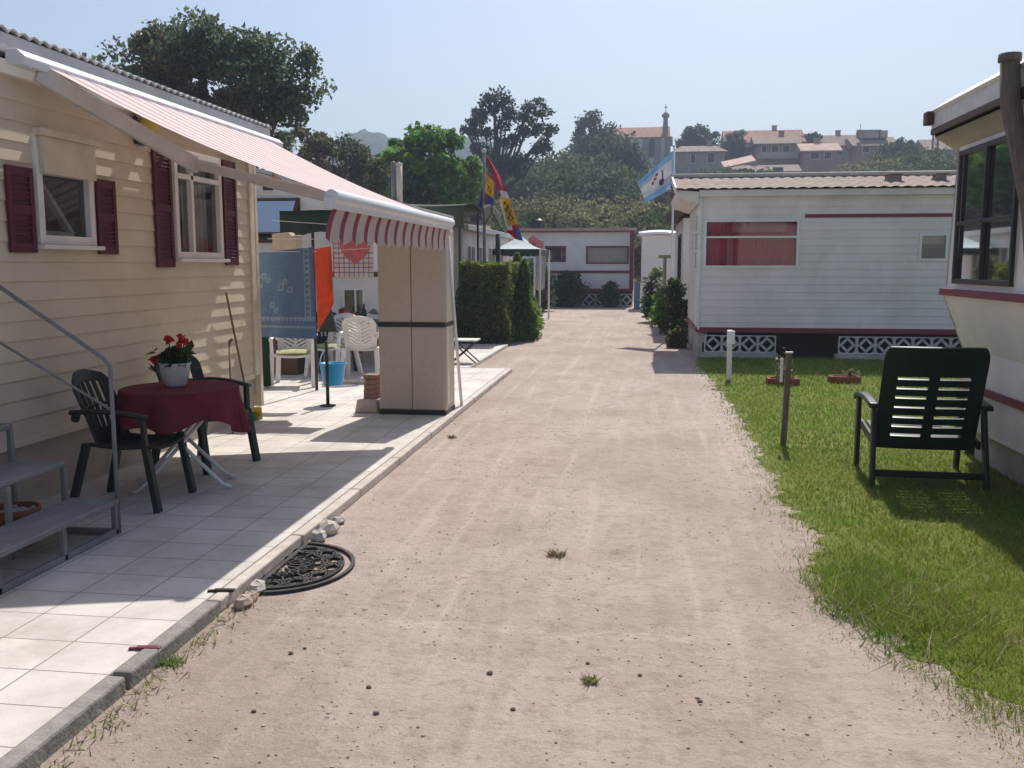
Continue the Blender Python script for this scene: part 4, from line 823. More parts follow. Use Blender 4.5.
cone('conifer','slim green conifer at the right end of the hedge',-2.5,20.2,.28,1.75,3500,.055,['leaf_conifer','leaf_hedge'],'conifer',.6,pw=.5)
q = P(528,338,Z=0); shrub('shrub','bright green low shrub at the foot of the hedge end',q.x-.05,q.y+.2,.33,.55,2500,.055,['leaf_conifer','leaf_bright'])
q = P(522,330,Z=0); shrub('shrub','taller green shrub between the hedge and the white tent posts',q.x,q.y+.9,.36,1.0,3000,.055,['leaf_bright','leaf_hedge'])
q = P(545,302,Z=0); shrub('shrub','dark rounded shrub behind the white tent posts',-3.75,33.5,.65,1.75,3500,.09,['leaf_dark','leaf_hedge'])

# ---- home C behind the hedge
C_ = rect_home('mobile_home','pale mobile home with a row of side windows behind the hedge',-7.8,-4.1,21.4,31,.4,2.45,'home_white',(),(),tuple((.6+i*1.6,1.7+i*1.6,1.15,2.15) for i in range(4)),.12,.012)
for i in range(4): window(C_,(-4.1,21.4,0),(0,1,0),(1,0,0),.6+i*1.6,1.7+i*1.6,1.15,2.15,.06,'white_pvc',mull=(1.15+i*1.6,),cur=((.66+i*1.6,1.64+i*1.6,'curtain'),))
k = MB(); k.box(-4.2,-4.06,21.34,21.56,.3,2.45); k.build('corner_trim','home_ivory',C_)
k = MB(); k.box(-8.0,-3.9,21.2,31.2,2.45,2.58); k.build('roof','roof_grey',C_,bevel=.01)
# ---- gazebo
gz = thing('gazebo','white party tent with a dark green valance behind the hedge','party tent',(-3.4,27.5,0))
a = P(488,250,Y=26); b = P(540,250,Y=26); gx0,gx1 = a.x,b.x; gy0,gy1 = 26,28.6; ze = P(510,249,Y=26).z; za = P(512,235,Y=27.3).z; gm = Vector(((gx0+gx1)/2,27.3,za))
k = MB(); cor = [Vector((gx0,gy0,ze)),Vector((gx1,gy0,ze)),Vector((gx1,gy1,ze)),Vector((gx0,gy1,ze))]
for i in range(4):
    A0,B0 = cor[i],cor[(i+1)%4]; k.grid(lambda u,v: A0.lerp(B0,u).lerp(gm,v)-Vector((0,0,.08*math.sin(PI*v))),8,8)
k.build('canopy','gazebo_white',gz,smooth=True)
k = MB()
for i in range(4):
    A0,B0 = cor[i],cor[(i+1)%4]; k.grid(lambda u,v: A0.lerp(B0,u)-Vector((0,0,v*(.16+.03*abs(math.sin(u*8*PI))))),40,3)
k.build('valance','green_dark',gz,solid=.006)
for p in cor: k = MB(); k.tube([(p.x,p.y,0),(p.x,p.y,ze)],.03,8); k.build('post','white_metal',gz)
q = P(521,312,Z=0); 
for px,lab in ((534,'thin white post left of the hanging white sheet'),(522,'thin white post standing nearest the young conifer')):
    q = P(px,316,Z=0); q2 = P(px+1,243,Y=q.y); k = MB(); k.tube([q,(q2.x,q.y,q2.z)],.03,8); tag(k.build('post','white_metal',at=q,smooth=True),lab,'post')
q = P(541,288,Y=27.5); q2 = P(541,250,Y=27.5); k = MB(); k.grid(lambda u,v: Vector((q.x-.16+.3*u-.03*v,27.5+.08*math.sin(u*9+v*2),q2.z+(q.z-q2.z)*v-.08*math.sin(u*PI)*v)),16,16); tag(k.build('hanging_sheet','white_cloth',at=q,smooth=True,solid=.01),'white sheet hanging from the right end of the party tent','sheet')
q = P(536,246,Y=27.4); k = MB(); k.grid(lambda u,v: Vector((q.x-.22+.44*u,27.4+.06*math.sin(u*8),q.z+.22-.34*v+.08*math.sin(u*5))),14,8); tag(k.build('pink_cloth','pink_cloth',at=q,smooth=True,solid=.01),'faded red cloth hung at the corner of the party tent','cloth')
q = P(497,320,Z=0); k = MB(); k.tube([(q.x,22.8,0),(q.x,22.8,P(497,234,Y=22.8).z)],.05,8); 
qx = P(498,260,Y=22.8).x; k = MB(); k.tube([(qx,22.8,0),(qx,22.8,P(497,234,Y=22.8).z)],.06,10); tag(k.build('post','dark_metal',at=(qx,22.8,0),smooth=True),'dark post rising behind the hedge before the party tent','post')

# ---- flags
def flag(name,px_l,px_r,Y,mats,mfn,parent,nu=14,nv=60,wave=.06):
    """cloth between a left and a right outline, given as picture points at depth Y"""
    Lp = [P(*p,Y=Y) for p in px_l]; Rp = [P(*p,Y=Y) for p in px_r]
    def along(pts,v):
        t = v*(len(pts)-1); i = min(int(t),len(pts)-2); return pts[i].lerp(pts[i+1],t-i)
    k = MB(); k.grid(lambda u,v: along(Lp,v).lerp(along(Rp,v),u)+Vector((0,wave*math.sin(u*6+v*7)+wave*.6*math.sin(v*13),0)),nu,nv,mfn=mfn); return k.build(name,mats,parent,smooth=True,solid=.004)
fy = 20.6; b = P(484,160,Y=fy); top = P(485,151,Y=fy)
fg = thing('flagpole','grey flagpole flying red and yellow flags above the canvas shelter','flagpole',(b.x,fy,0))
k = MB(); k.tube([(b.x,fy,0),(b.x,fy,top.z)],[.04,.03],8); k.build('pole','grey_metal',fg,smooth=True)
k = MB(); k.lathe([(.001,-.05),(.05,-.03),(.06,0),(.05,.04),(.001,.06)],(b.x,fy,top.z),14); k.build('finial','arm_grey',fg,smooth=True)
def m1(u,v):
    if .30<v<.56 and abs(u-.5)<.22 and math.sin(u*25)*math.sin(v*42)>-.1 and .34<v<.52: return 3
    return 0 if v<.06 else 1 if v<.60 else (2 if u>.28 else 4)
flag('flag',[(485,171),(485,180),(485,195),(484,208)],[(494,181),(494,190),(494,202),(494,212)],fy,['flag_red','flag_yellow','flag_blue','flag_emblem','flag_crimson'],m1,fg,24,40,.04)
def m2(u,v):
    if v<.36: return 0
    if v<.44: return 1 if u>.25 else 0
    if v<.79:
        if .5<v<.72 and abs(u-.5)<.26 and math.sin(u*16+v*9)*math.sin(v*70)>0: return 4
        return 2 if u>.12 else 1
    if v<.84: return 1 if u<.4 else 0
    return 0 if u<.55 else 3
flag('flag',[(486,156),(491,172),(496,184),(500,196),(501,206),(505,220),(508,232),(515,239)],[(488,157),(497,172),(503,184),(509,198),(512,208),(517,219),(520,230),(523,241)],fy-.12,['flag_red','flag_white','flag_yellow','flag_blue','flag_emblem'],m2,fg,24,80,.08)
flag('flag',[(481,190),(480,200),(479,207)],[(485,178),(485,195),(484,208)],fy+.05,['flag_purple'],None,fg,8,12,.03)
fy = 21.4; b = P(674,160,Y=fy); g2 = thing('flagpole','thin flagpole with a white and pale blue flag above the right mobile home','flagpole',(b.x,fy,0))
k = MB(); k.tube([(b.x,fy,0),(b.x,fy,P(674,148,Y=fy).z)],[.03,.02],8); k.build('pole','white_metal',g2,smooth=True)
def m3(u,v):
    # u: fly to hoist, v: top to bottom
    if math.hypot((u-.62)*1.2,(v-.62))<.10: return 3 if (u*20)%1<.6 else 2
    if abs(u-.66)<.025 and .28<v<.6: return 3
    for a_,b_ in ((.44,.40),(.50,.30),(.36,.50)):
        if math.hypot((u-a_)*1.2,v-b_)<.05: return 2
    if u>.78 and v>.55 and (v*14)%1<.45: return 3 if u>.9 else 0
    return 1 if v<.16 or v>.80 or u>.93 else 0
flag('flag',[(637,182),(641,191),(645,203)],[(674,151),(674,170),(673,188)],fy,['flag_white','flag_sky','flag_crimson','flag_purple'],m3,g2,50,36,.05)

# ------------------------------------------------------------------ end home D, shed E
dx0 = P(519,300,Y=37.6).x; dx1 = P(632,300,Y=37.6).x; DY = 37.6
def du(px,py): q = P(px,py,Y=DY); return q.x-dx0, q.z
wd1 = (*[du(545,250)[0],du(566,250)[0]],du(550,262)[1],du(550,246)[1]); wd2 = (*[du(586,250)[0],du(629,250)[0]],du(600,264)[1],du(600,246)[1])
D = rect_home('mobile_home','white mobile home with maroon stripes closing the end of the lane',dx0,dx1,DY,DY+3.3,.62,3.02,'home_cool',(wd1,wd2),(),(),.25,.006)
for wv in (wd1,wd2): window(D,(dx0,DY,0),(1,0,0),(0,-1,0),*wv,.06,'maroon_trim',glass='glass',sill=False,cur=((wv[0]+.05,wv[1]-.05,'curtain'),) if wv is wd2 else None)
k = MB(); k.box(dx0-.1,dx1+.12,DY-.15,DY+3.4,3.02,3.1); k.box(dx0-.12,dx1+.14,DY-.17,DY-.151,3.0,3.11); k.build('roof','roof_pink',D)
k = MB(); k.box(dx0-.1,dx1+.12,DY-.16,DY-.152,2.94,3.0); k.build('fascia','maroon_trim',D)
for z in (du(560,272)[1],du(560,290)[1]): k = MB(); k.box(dx0,dx1+.01,DY-.03,DY-.01,z-.05,z+.06); k.build('stripe','maroon_trim',D)
k = MB(); k.box(dx1-.12,dx1+.03,DY-.032,DY+3.3,.62,2.94); k.build('corner_trim','maroon_trim',D)
def breeze(k,x,y,z,s_):
    d = .08; w_ = s_*.06
    for a,b_,c_,e in ((x,x+s_,z,z+w_),(x,x+s_,z+s_-w_,z+s_),(x,x+w_,z+w_,z+s_-w_),(x+s_-w_,x+s_,z+w_,z+s_-w_)): k.box(a,b_,y,y+d,c_,e)
    cx_,cz_ = x+s_/2,z+s_/2; r = s_*.36
    pts = [Vector((cx_+r*math.cos(t),y+d/2,cz_+r*math.sin(t))) for t in (0,PI/2,PI,1.5*PI,2*PI)]
    for a,b_ in zip(pts,pts[1:]): k.obox(a,b_,s_*.11,d*.9,(0,1,0)) if False else k.obox(a,b_,d*.9,s_*.12,(0,0,1))
    # diagonal ties and hub
    for t in (PI/4,3*PI/4,5*PI/4,7*PI/4): k.obox(Vector((cx_+r*.62*math.cos(t),y+d/2,cz_+r*.62*math.sin(t))),Vector((cx_+s_*.62*math.cos(t),y+d/2,cz_+s_*.62*math.sin(t))),d*.8,s_*.15,(0,0,1)) if False else None
    q = s_*.13
    for sx_ in (-1,1):
        for sz in (-1,1): k.prism([(cx_+sx_*s_*.5,y+.002,cz_+sz*s_*.5),(cx_+sx_*s_*.26,y+.002,cz_+sz*s_*.5),(cx_+sx_*s_*.5,y+.002,cz_+sz*s_*.26)],(0,d-.004,0))
    for t in range(4):
        a = t*PI/2; k.obox(Vector((cx_+r*.95*math.cos(a),y+d/2,cz_+r*.95*math.sin(a))),Vector((cx_+s_*.5*math.cos(a),y+d/2,cz_+s_*.5*math.sin(a))),d*.85,s_*.10,(0,0,1))
dl = thing('breeze_block_wall','low patterned block wall under the white home at the end of the lane','block wall',((dx0+dx1)/2,DY+.1,0))
for i in range(9):
    k = MB(); breeze(k,dx0+.1+i*.5,DY+.08,.02,.48); k.build('breeze_block','breeze',dl)
k = MB(); k.box(dx0,dx1,DY+.4,DY+3,.0,.6); k.build('skirt','shade_black',D)  # solid near-black block painting the shade behind the openwork blocks, no real skirt
q = P(539,222,Y=DY+.6); k = MB(); k.tube([(q.x,DY+.6,3.1),(q.x,DY+.6,3.42)],.1,10); k.lathe([(.16,0),(.17,.05),(.001,.14)],(q.x,DY+.6,3.40),12); k.build('chimney_cowl','dark_metal',D)
q = P(554,226,Y=DY+1); k = MB(); k.box(q.x-.1,q.x+.1,DY+1,DY+1.2,3.1,3.25); k.build('roof_vent','dark_metal',D)
q = P(573,304,Z=0); shrub('shrub','larger dark round bush against the end mobile home',q.x,36.9,.62,1.35,4500,.09,['leaf_dark','leaf_hedge'],.7)
q = P(612,304,Z=0); shrub('shrub','smaller dark bush under the wide window of the end home',q.x,36.9,.34,.95,2200,.08,['leaf_dark','leaf_hedge'],.7)
q = P(545,303,Z=0); shrub('shrub','dark tall shrub left of the end mobile home window',q.x-.6,36.2,.5,1.9,2500,.09,['leaf_dark','leaf_hedge'],.8)
ex0 = P(641,280,Y=35.5).x; ex1 = P(676,280,Y=35.5).x; E_ = thing('shed','narrow white shed between the end home and the right home','shed',((ex0+ex1)/2,36.5,0))
k = MB(); lap_wall(k,(ex0,35.5,0),(1,0,0),(0,-1,0),0,ex1-ex0,0,2.75,.35,.004); k.box(ex0,ex1,35.52,37.4,0,2.75); k.build('wall','home_cool',E_)
k = MB(); k.grid(lambda u,v: Vector((ex0-.12+(ex1-ex0+.24)*u,35.3+2.3*v,2.76+.12*math.sin(PI*v)+.06*math.sin(u*PI))),8,8); k.build('roof','white_metal',E_,smooth=True,solid=.08)
q = P(648,292,Y=35.4); k = MB(); k.box(ex0-.25,ex0-.03,35.6,36.2,0,1.0); tag(k.build('water_tank','towel_blue',at=(ex0-.14,35.9,0),bevel=.03),'small blue tank beside the narrow white shed','tank')

# ------------------------------------------------------------------ home R (right middle)
RY = 17.0; rx0 = 1.04; rx1 = 10.5; RD = 3.4
def ru(px,py): q = P(px,py,Y=RY); return q.x-rx0, q.z
a = ru(703,268); b = ru(800,219); wr = (a[0],b[0],a[1],b[1]); a = ru(918,261); b = ru(949,233); ws = (a[0],b[0],a[1],b[1])
RH = rect_home('mobile_home','white mobile home with red curtains and tiled roof right of the lane',rx0,rx1,RY,RY+RD,.50,2.92,'home_white',(wr,ws),((RD-.95,RD-.2,1.55,2.6),),(),.135,.012)
zt = ru(750,237)[1]
o = window(RH,(rx0,RY,0),(1,0,0),(0,-1,0),*wr,.045,'white_pvc',trans=(zt,),sill=False,proud=.03)
k = MB(); curtain(k,(rx0,RY,0),(1,0,0),(0,-1,0),wr[0],wr[1],wr[2],wr[3],-.2,120,.015,.13); k.build('curtain','curtain_red',o,smooth=True)
k = MB(); curtain(k,(rx0,RY,0),(1,0,0),(0,-1,0),wr[0]+.42,wr[0]+.53,wr[2],zt,-.15,10,.01); k.build('curtain_band','curtain_pink',o,smooth=True)
k = MB(); curtain(k,(rx0,RY,0),(1,0,0),(0,-1,0),wr[0]+.5,wr[1]-.2,zt+.09,zt+.26,-.16,40,.01); k.build('curtain_pelmet','curtain_pink',o,smooth=True)
o = window(RH,(rx0,RY,0),(1,0,0),(0,-1,0),*ws,.045,'white_pvc',glass='glass_sky',sill=False,proud=.03)
k = MB(); curtain(k,(rx0,RY,0),(1,0,0),(0,-1,0),ws[0],ws[1],ws[2]+.3,ws[3],-.12); k.build('blind','curtain',o)
window(RH,(rx0,RY+RD,0),(0,-1,0),(-1,0,0),RD-.95,RD-.2,1.55,2.6,.05,'white_pvc',trans=(1.9,2.25),sill=False)
k = MB(); k.box(rx0-.015,rx1,RY-.028,RY-.004,ru(800,333)[1]-.0,ru(800,328)[1]); k.box(rx0-.03,rx0-.004,RY-.03,RY+RD,ru(800,333)[1],ru(800,328)[1]); k.build('stripe','maroon_trim',RH)
a = ru(805,216); k = MB(); k.box(rx0+a[0],rx1,RY-.026,RY-.012,a[1]-.03,a[1]+.03); k.build('stripe','maroon_trim',RH)
k = MB(); k.box(rx0-.03,rx0+.03,RY-.03,RY+.05,.5,2.88); k.build('corner_trim','white_pvc',RH,bevel=.005)
k = MB(); k.prism([(rx0-.03,RY-.1,2.72),(rx0-.03,RY-.1,2.93),(rx0-.42,RY-.1,2.96),(rx0-.36,RY-.1,2.84)],(0,RD+.1,0)); k.box(rx0-.029,rx1,RY-.12,RY+.3,2.84,2.955); k.build('eave','home_white',RH,bevel=.01)
def rr(u,v):
    x = rx0-.43+(rx1-rx0+.7)*u; zz = 2.965+.36*v; return Vector((x, RY-.2+1.95*v, zz+.02*abs(math.sin(x/.095*PI/2))-.02*((v*5)%1)))
k = MB(); k.grid(rr,420,20); k.grid(lambda u,v: Vector((rx0-.43+(rx1-rx0+.7)*u, RY+1.75+1.9*v, 3.345-.36*v)),4,4); k.build('roof','roof_pantile',RH)
k = MB(); k.tube([(rx0-.45,RY+1.76,3.36),(rx1+.3,RY+1.76,3.36)],.05,8); k.build('ridge','kerb_pale',RH,smooth=True)
k = MB(); k.obox((rx0-.445,RY-.22,2.94),(rx0-.445,RY+1.75,3.30),.03,.12); k.build('bargeboard','white_pvc',RH)
for px,s_ in ((892,.11),(938,.08)):
    q = P(px,188,Y=RY+.9); k = MB(); k.box(q.x-s_,q.x+s_,RY+.7,RY+1.0,3.1,3.25); k.box(q.x-s_-.03,q.x+s_+.03,RY+.66,RY+1.04,3.25,3.275); k.build('roof_vent','roof_pantile',RH,bevel=.01)
k = MB(); k.box(rx0+.4,rx1,RY+.6,RY+RD-.1,.0,.5); k.build('underfloor_shade','shade_black',RH)  # dark block painted in for the shade of the open gap below the floor
k = MB(); k.box(rx0+.02,rx0+.10,RY+.1,RY+RD,.0,.5); k.build('end_skirt','concrete',RH)
for x0_px,nb,lab in ((704,4,'short row of patterned breeze blocks under the red curtained window'),(838,7,'longer row of patterned breeze blocks under the small window')):
    q = P(x0_px,350,Y=RY+.05); t = thing('breeze_block_wall',lab,'block wall',(q.x,RY+.05,0)); s_ = .315
    for i in range(nb):
        k = MB(); breeze(k,q.x+i*s_,RY+.03,.09,s_-.004); k.build('breeze_block','breeze',t)
    k = MB(); k.box(q.x-.05,q.x+nb*s_+.03,RY+.02,RY+.16,-.02,.088); k.build('footing','concrete',t)
# home F behind R
F_ = rect_home('mobile_home','mobile home with a dark side window half hidden behind the right home',1.0,6.5,22.6,27.5,.3,2.75,'home_cool',(),((2.6,4.2,1.2,2.4),),(),.2,.008)
window(F_,(1.0,27.5,0),(0,-1,0),(-1,0,0),2.6,4.2,1.2,2.4,.07,'brown_trim',glass='glass_dark',sill=False)
k = MB(); k.prism([(.62,22.3,2.72),(3.7,22.3,3.6),(6.9,22.3,2.72),(6.9,22.3,2.82),(3.7,22.3,3.7),(.62,22.3,2.84)],(0,5.5,0)); k.build('roof','brown_trim',F_)
for px,py,y_,r,h,m_,lab in ((655,305,27.5,.36,1.5,'leaf_dark','dark tall shrub beside the lane before the narrow shed'),(667,318,22.6,.30,1.25,'leaf_bright','green shrub beside the lane at the far corner of the right home'),
                            (678,325,20.9,.24,1.55,'leaf_dark','dark climbing shrub against the side of the right home'),(664,300,25.5,.3,1.1,'leaf_bright','pale green shrub around the thin wooden post'),(677,345,18.9,.16,.35,'leaf_rust','low reddish plant at the corner of the right home')):
    q = P(px,py,Y=y_); shrub('shrub',lab,q.x,y_,r,h,2200,.06,[m_,'leaf_hedge'],.6)
q = P(664,300,Y=24.0); k = MB(); k.tube([(q.x,24,0),(q.x,24,P(664,258,Y=24).z)],.045,8); k.box(q.x-.16,q.x+.16,23.95,24.05,1.82,1.9); tag(k.build('post','cushion',at=(q.x,24,0)),'thin wooden post with a crossbar among the shrubs','post')

# ------------------------------------------------------------------ home N (right edge, near)
NX = 2.55; NY1 = 8.35; NY0 = -1.5
NH = thing('mobile_home','white mobile home with tall dark framed windows at the right edge','mobile home',(NX+1.5,4,0))
# section across the wall (X offset, z): bulging middle, tucked in skirt
prof = [(.20,.30),(.18,.95),(.0,1.40),(.02,1.48),(.06,2.70)]
wnN = [(NY1-1.46,NY1-.24,1.50,2.56),(NY1-3.2,NY1-1.75,1.50,2.56),(NY1-5.2,NY1-3.7,1.5,2.56)]
def npt(z):
    for (a,za),(b,zb) in zip(prof,prof[1:]):
        if za <= z <= zb: return NX+a+(b-a)*(z-za)/(zb-za)
    return NX+prof[-1][0]
k = MB()
def nquad(ya,yb,za,zb): k.add([(npt(za),ya,za),(npt(za),yb,za),(npt(zb),yb,zb),(npt(zb),ya,zb)],[(3,2,1,0)])
zs = [.30,.62,.95,1.40,1.48,1.50,2.56,2.70]
for za,zb in zip(zs,zs[1:]):
    if (za,zb) == (1.50,2.56):
        y = NY0
        for o in sorted(wnN): nquad(y,o[0],za,zb); y = o[1]
        nquad(y,NY1,za,zb)
    else: nquad(NY0,NY1,za,zb)
poly = [(npt(z),NY1,z) for z in zs]; k.prism(poly+[(NX+3,NY1,2.7),(NX+3,NY1,.3)],(0,-.04,0)); k.prism([(p[0],NY0+.04,p[2]) for p in poly]+[(NX+3,NY0+.04,2.7),(NX+3,NY0+.04,.3)],(0,-.04,0)); k.box(NX+2.96,NX+3,NY0,NY1,.3,2.7); k.box(NX+.3,NX+2.95,NY0+.05,NY1-.05,.5,.55); k.build('wall','home_white',NH)
for wv in wnN:
    k = MB(); frame_bars(k,(NX+.005,0,0),(0,1,0),(-1,0,0),wv[0],wv[1],wv[2],wv[3],.04,-.012,.018,((wv[0]+wv[1])/2,),(1.98,)); o = k.build('window','dark_metal',NH,bevel=.004)
    k = MB(); pane(k,(NX+.02,0,0),(0,1,0),(-1,0,0),wv[0]+.03,wv[1]-.03,wv[2]+.03,wv[3]-.03,0); k.build('pane','glass_sky',o)
    k = MB(); curtain(k,(NX+.13,0,0),(0,1,0),(-1,0,0),wv[0],wv[1],wv[2]+.02,wv[3]-.02,0,50,.02,.16); k.build('curtain','curtain',o,smooth=True)
    k = MB(); curtain(k,(NX+.095,0,0),(0,1,0),(-1,0,0),wv[1]-.42,wv[1]-.16,wv[2]+.03,wv[2]+.40,0,10,.008); k.build('curtain_band','curtain_pink',o,smooth=True)
    k = MB(); k.prism([(NX-.10,NY1+.12,2.72),(NX+.08,NY1+.12,2.60),(NX+.08,NY1+.12,2.74),(NX-.10,NY1+.12,2.80)],(0,NY0-NY1-.2,0)); k.build('soffit','home_ivory',NH)
k = MB(); k.box(NX-.13,NX-.10,NY0-.1,NY1+.14,2.74,2.785); k.build('fascia_edge','brown_trim',NH); k = MB(); k.box(NX-.128,NX-.10,NY0-.1,NY1+.14,2.788,2.925); k.build('fascia','arm_grey',NH,bevel=.004)
k = MB(); k.grid(lambda u,v: Vector((NX-.14+3.3*v,NY0-.1+(NY1-NY0+.26)*u,2.92+.5*max(0,math.sin(PI*v))**.8)),10,20); k.build('roof','arm_grey',NH,smooth=False,solid=.03)
k = MB(); k.box(NX-.19,NX-.12,NY1+.06,NY1+.17,2.82,2.93); k.build('gutter_end','brown_trim',NH,bevel=.01)
k = MB()
for za in (1.40,.62): k.box(npt(za)-.03,npt(za)+.0,NY0,NY1,za-.0,za+.055)
k.build('stripe','maroon_trim',NH)
k = MB(); k.box(NX+.32,NX+.38,NY0+.1,NY1-.05,0,.32); k.build('skirt','concrete',NH)
q = P(945,340,Y=8.55); k = MB(); k.box(NX+.3,NX+.45,8.42,8.5,.0,1.05); tag(k.build('gas_locker','green_dark',at=(NX+.25,8.46,0),bevel=.01),'dark green panel standing at the far end of the right edge home','panel')
# weathered post at right edge
a = P(1010,57,Y=6.6); b = P(1036,480,Y=6.6); k = MB(); pts = []; 
k.tube([(b.x+.02,6.6,-.05),(b.x-.005,6.6,.8),((a.x+b.x)/2+.02,6.6,2.0),(a.x+.02,6.6,2.7),(a.x,6.6,a.z)],[.062,.056,.058,.062,.058],10)
k.tube([(a.x,6.6,a.z-.03),(a.x,6.6,a.z+.02)],.07,10); tag(k.build('wooden_post','wood_grey',at=(b.x,6.6,0),smooth=True),'weathered leaning wooden post at the right edge of the view','post')

# ------------------------------------------------------------------ lawn things
rc = thing('recliner_chair','dark green slatted plastic recliner standing on the lawn seen from behind','chair',(2.17,7.45,0),R_(-3)); ORG[rc.name] = Vector((0,0,0))
def rb(u,v):
    wv = .36 if v < .85 else .36*(1-.10*((v-.85)/.15)**3)
    return Vector(((2*u-1)*wv, -.12-.30*v+.035*(2*u-1)**2, .26+.80*v))
def rh(u,v):
    a = abs(u-.5)
    if a < .045 or a > .35: return False
    return any(abs(v-s_) < .014 for s_ in (.14,.235,.33,.425,.52,.615,.71))
k = MB(); k.grid(rb,60,140,hole=rh); k.build('backrest','green_resin',rc,solid=.028,bevel=.004)
k = MB(); k.grid(lambda u,v: Vector(((2*u-1)*.31,-.12+.62*v,.30+.06*v)),30,50,hole=lambda u,v: .1<u<.9 and (v*8)%1<.25 and .05<v<.95); k.build('seat','green_resin',rc,solid=.025)
for s_ in (-1,1):
    k = MB(); k.grid(lambda u,v: Vector((s_*(.395+.035*(2*u-1)),-.28+.72*v,.60+.03*math.sin(PI*v)-.03*(v>.95))),4,12); k.build('armrest','green_resin',rc,smooth=True,solid=.03)
    k = MB(); k.obox((s_*.385,.42,0),(s_*.395,.38,.6),.035,.075,(0,1,0)); k.build('leg','green_resin',rc,bevel=.01)
    k = MB(); k.obox((s_*.40,-.34,0),(s_*.385,-.20,.6),.035,.07,(0,1,0)); k.build('leg','green_resin',rc,bevel=.01)
    k = MB(); k.obox((s_*.37,-.2,.31),(s_*.37,.4,.37),.03,.06); k.build('side_rail','green_resin',rc,bevel=.006)
k = MB(); k.obox((-.4,-.31,.10),(.4,-.31,.10),.03,.05); k.build('stretcher','green_resin',rc,bevel=.006)
q = P(783,445,Z=0); t = thing('post','dark wooden post with a white tag standing in the lawn','post',(q.x,q.y,0)); zt = P(785,353,Y=q.y).z
k = MB(); k.obox((q.x,q.y,-.05),(q.x+.025,q.y,zt),.05,.05,(0,1,0)); k.build('shaft','wood_grey',t,bevel=.006)
k = MB(); k.box(q.x-.005,q.x+.055,q.y-.03,q.y+.03,zt,zt+.012); k.build('cap','white_metal',t)
k = MB(); a = P(783,358,Y=q.y-.028); b = P(781,382,Y=q.y-.028); k.box(a.x-.022,a.x+.002,q.y-.045,q.y-.028,b.z,a.z); k.build('tag_plate','white_metal',t)
q = P(729,381,Z=0); t = thing('post','white wooden post with a small plate at the far lawn edge','post',(q.x,q.y,0)); zt = P(728,330,Y=q.y).z
k = MB(); k.obox((q.x,q.y,-.05),(q.x-.01,q.y,zt),.07,.05,(0,1,0)); k.build('shaft','white_plastic',t,bevel=.006)
k = MB(); k.box(q.x-.05,q.x+.06,q.y-.045,q.y-.027,zt-.2,zt-.01); k.build('name_plate','white_metal',t,bevel=.004)
for px,py,fw,lab,pl in ((784,386,.215,'brick planter with dry stalks behind the dark post',1),(846,384,.205,'low brick planter with scant plants nearer the recliner',0)):
    q = P(px,py,Z=0); t = thing('planter',lab,'planter',(q.x,q.y+.12,0),0,'brick planters on the lawn'); k = MB(); hgt = .10
    k.box(q.x-fw,q.x+fw,q.y,q.y+.06,0,hgt); k.box(q.x-fw,q.x+fw,q.y+.2,q.y+.26,0,hgt); k.box(q.x-fw,q.x-fw+.06,q.y+.06,q.y+.2,0,hgt-.003); k.box(q.x+fw-.06,q.x+fw,q.y+.06,q.y+.2,0,hgt-.003); k.build('brick_border','brick',t,bevel=.012)
    k = MB(); k.box(q.x-fw+.06,q.x+fw-.06,q.y+.06,q.y+.2,0,hgt-.02); k.build('earth_fill','soil',t)
    kk = 140 if pl else 110; c = np.stack([q.x+rng.normal(size=kk)*(.06 if pl else .04)+(.1 if not pl else 0),q.y+.13+rng.normal(size=kk)*.04,hgt+np.abs(rng.normal(size=kk))*(.13 if pl else .04)],1); leaf_mesh('plants',c,.035,['leaf_rust','grass_dry'],t,midx=(rng.uniform(size=kk)<.5))
    if pl:
        k = MB()
        for i in range(9): a=random.uniform(-.17,.17); k.tube([(q.x+a*.6,q.y+.13,hgt-.02),(q.x+a*1.2,q.y+.13+random.uniform(-.05,.05),hgt+random.uniform(.12,.3))],.004,4)
        k.build('stalks','grass_dry',t)

# ------------------------------------------------------------------ hill, ridge, woods
def sstep(a,b,x): t = np.clip((x-a)/(b-a),0,1); return t*t*(3-2*t)
def hz_(x,y):
    x = np.asarray(x,float); y = np.asarray(y,float)
    az = x/np.maximum(y,1)
    h = np.interp(y,[0,46,62,92,130,150,175,260],[-.02,-.02,3.2,6.3,13.2,16.5,18.5,17.]); h = h*(.10+.90*sstep(-.44,-.20,az))
    h = h*(1-.10*sstep(.1,.3,az)) + .5*np.sin(x*.11+y*.05)*np.clip((y-50)/40,0,1)
    return h-.05
k = MB(); k.grid(lambda u,v: (lambda x,y: Vector((x,y,float(hz_(x,y)))))(-190+u*420,44+v*216),90,60); tag(k.build('hill','earth',smooth=True),kind='structure')
def rz_(x): return 32+33*math.exp(-((x+120)/74)**4)+2.5*math.sin(x*.034)+2.5*math.sin(x*.08+1)
k = MB(); k.grid(lambda u,v: (lambda x: Vector((x,400+130*v+14*math.sin(x*.03),max(-.4,(rz_(x)+1.0*math.sin(x*.17)+.6*math.sin(x*.66+1)+.5*math.sin(x*1.6+2)+random.uniform(-.5,.5))*math.sin(PI*v) if v<=.5 else rz_(x)*(1-.9*(v-.5)*2)))))(-540+u*1060),700,14); tag(k.build('distant_ridge','leaf_hill',smooth=False),kind='structure')
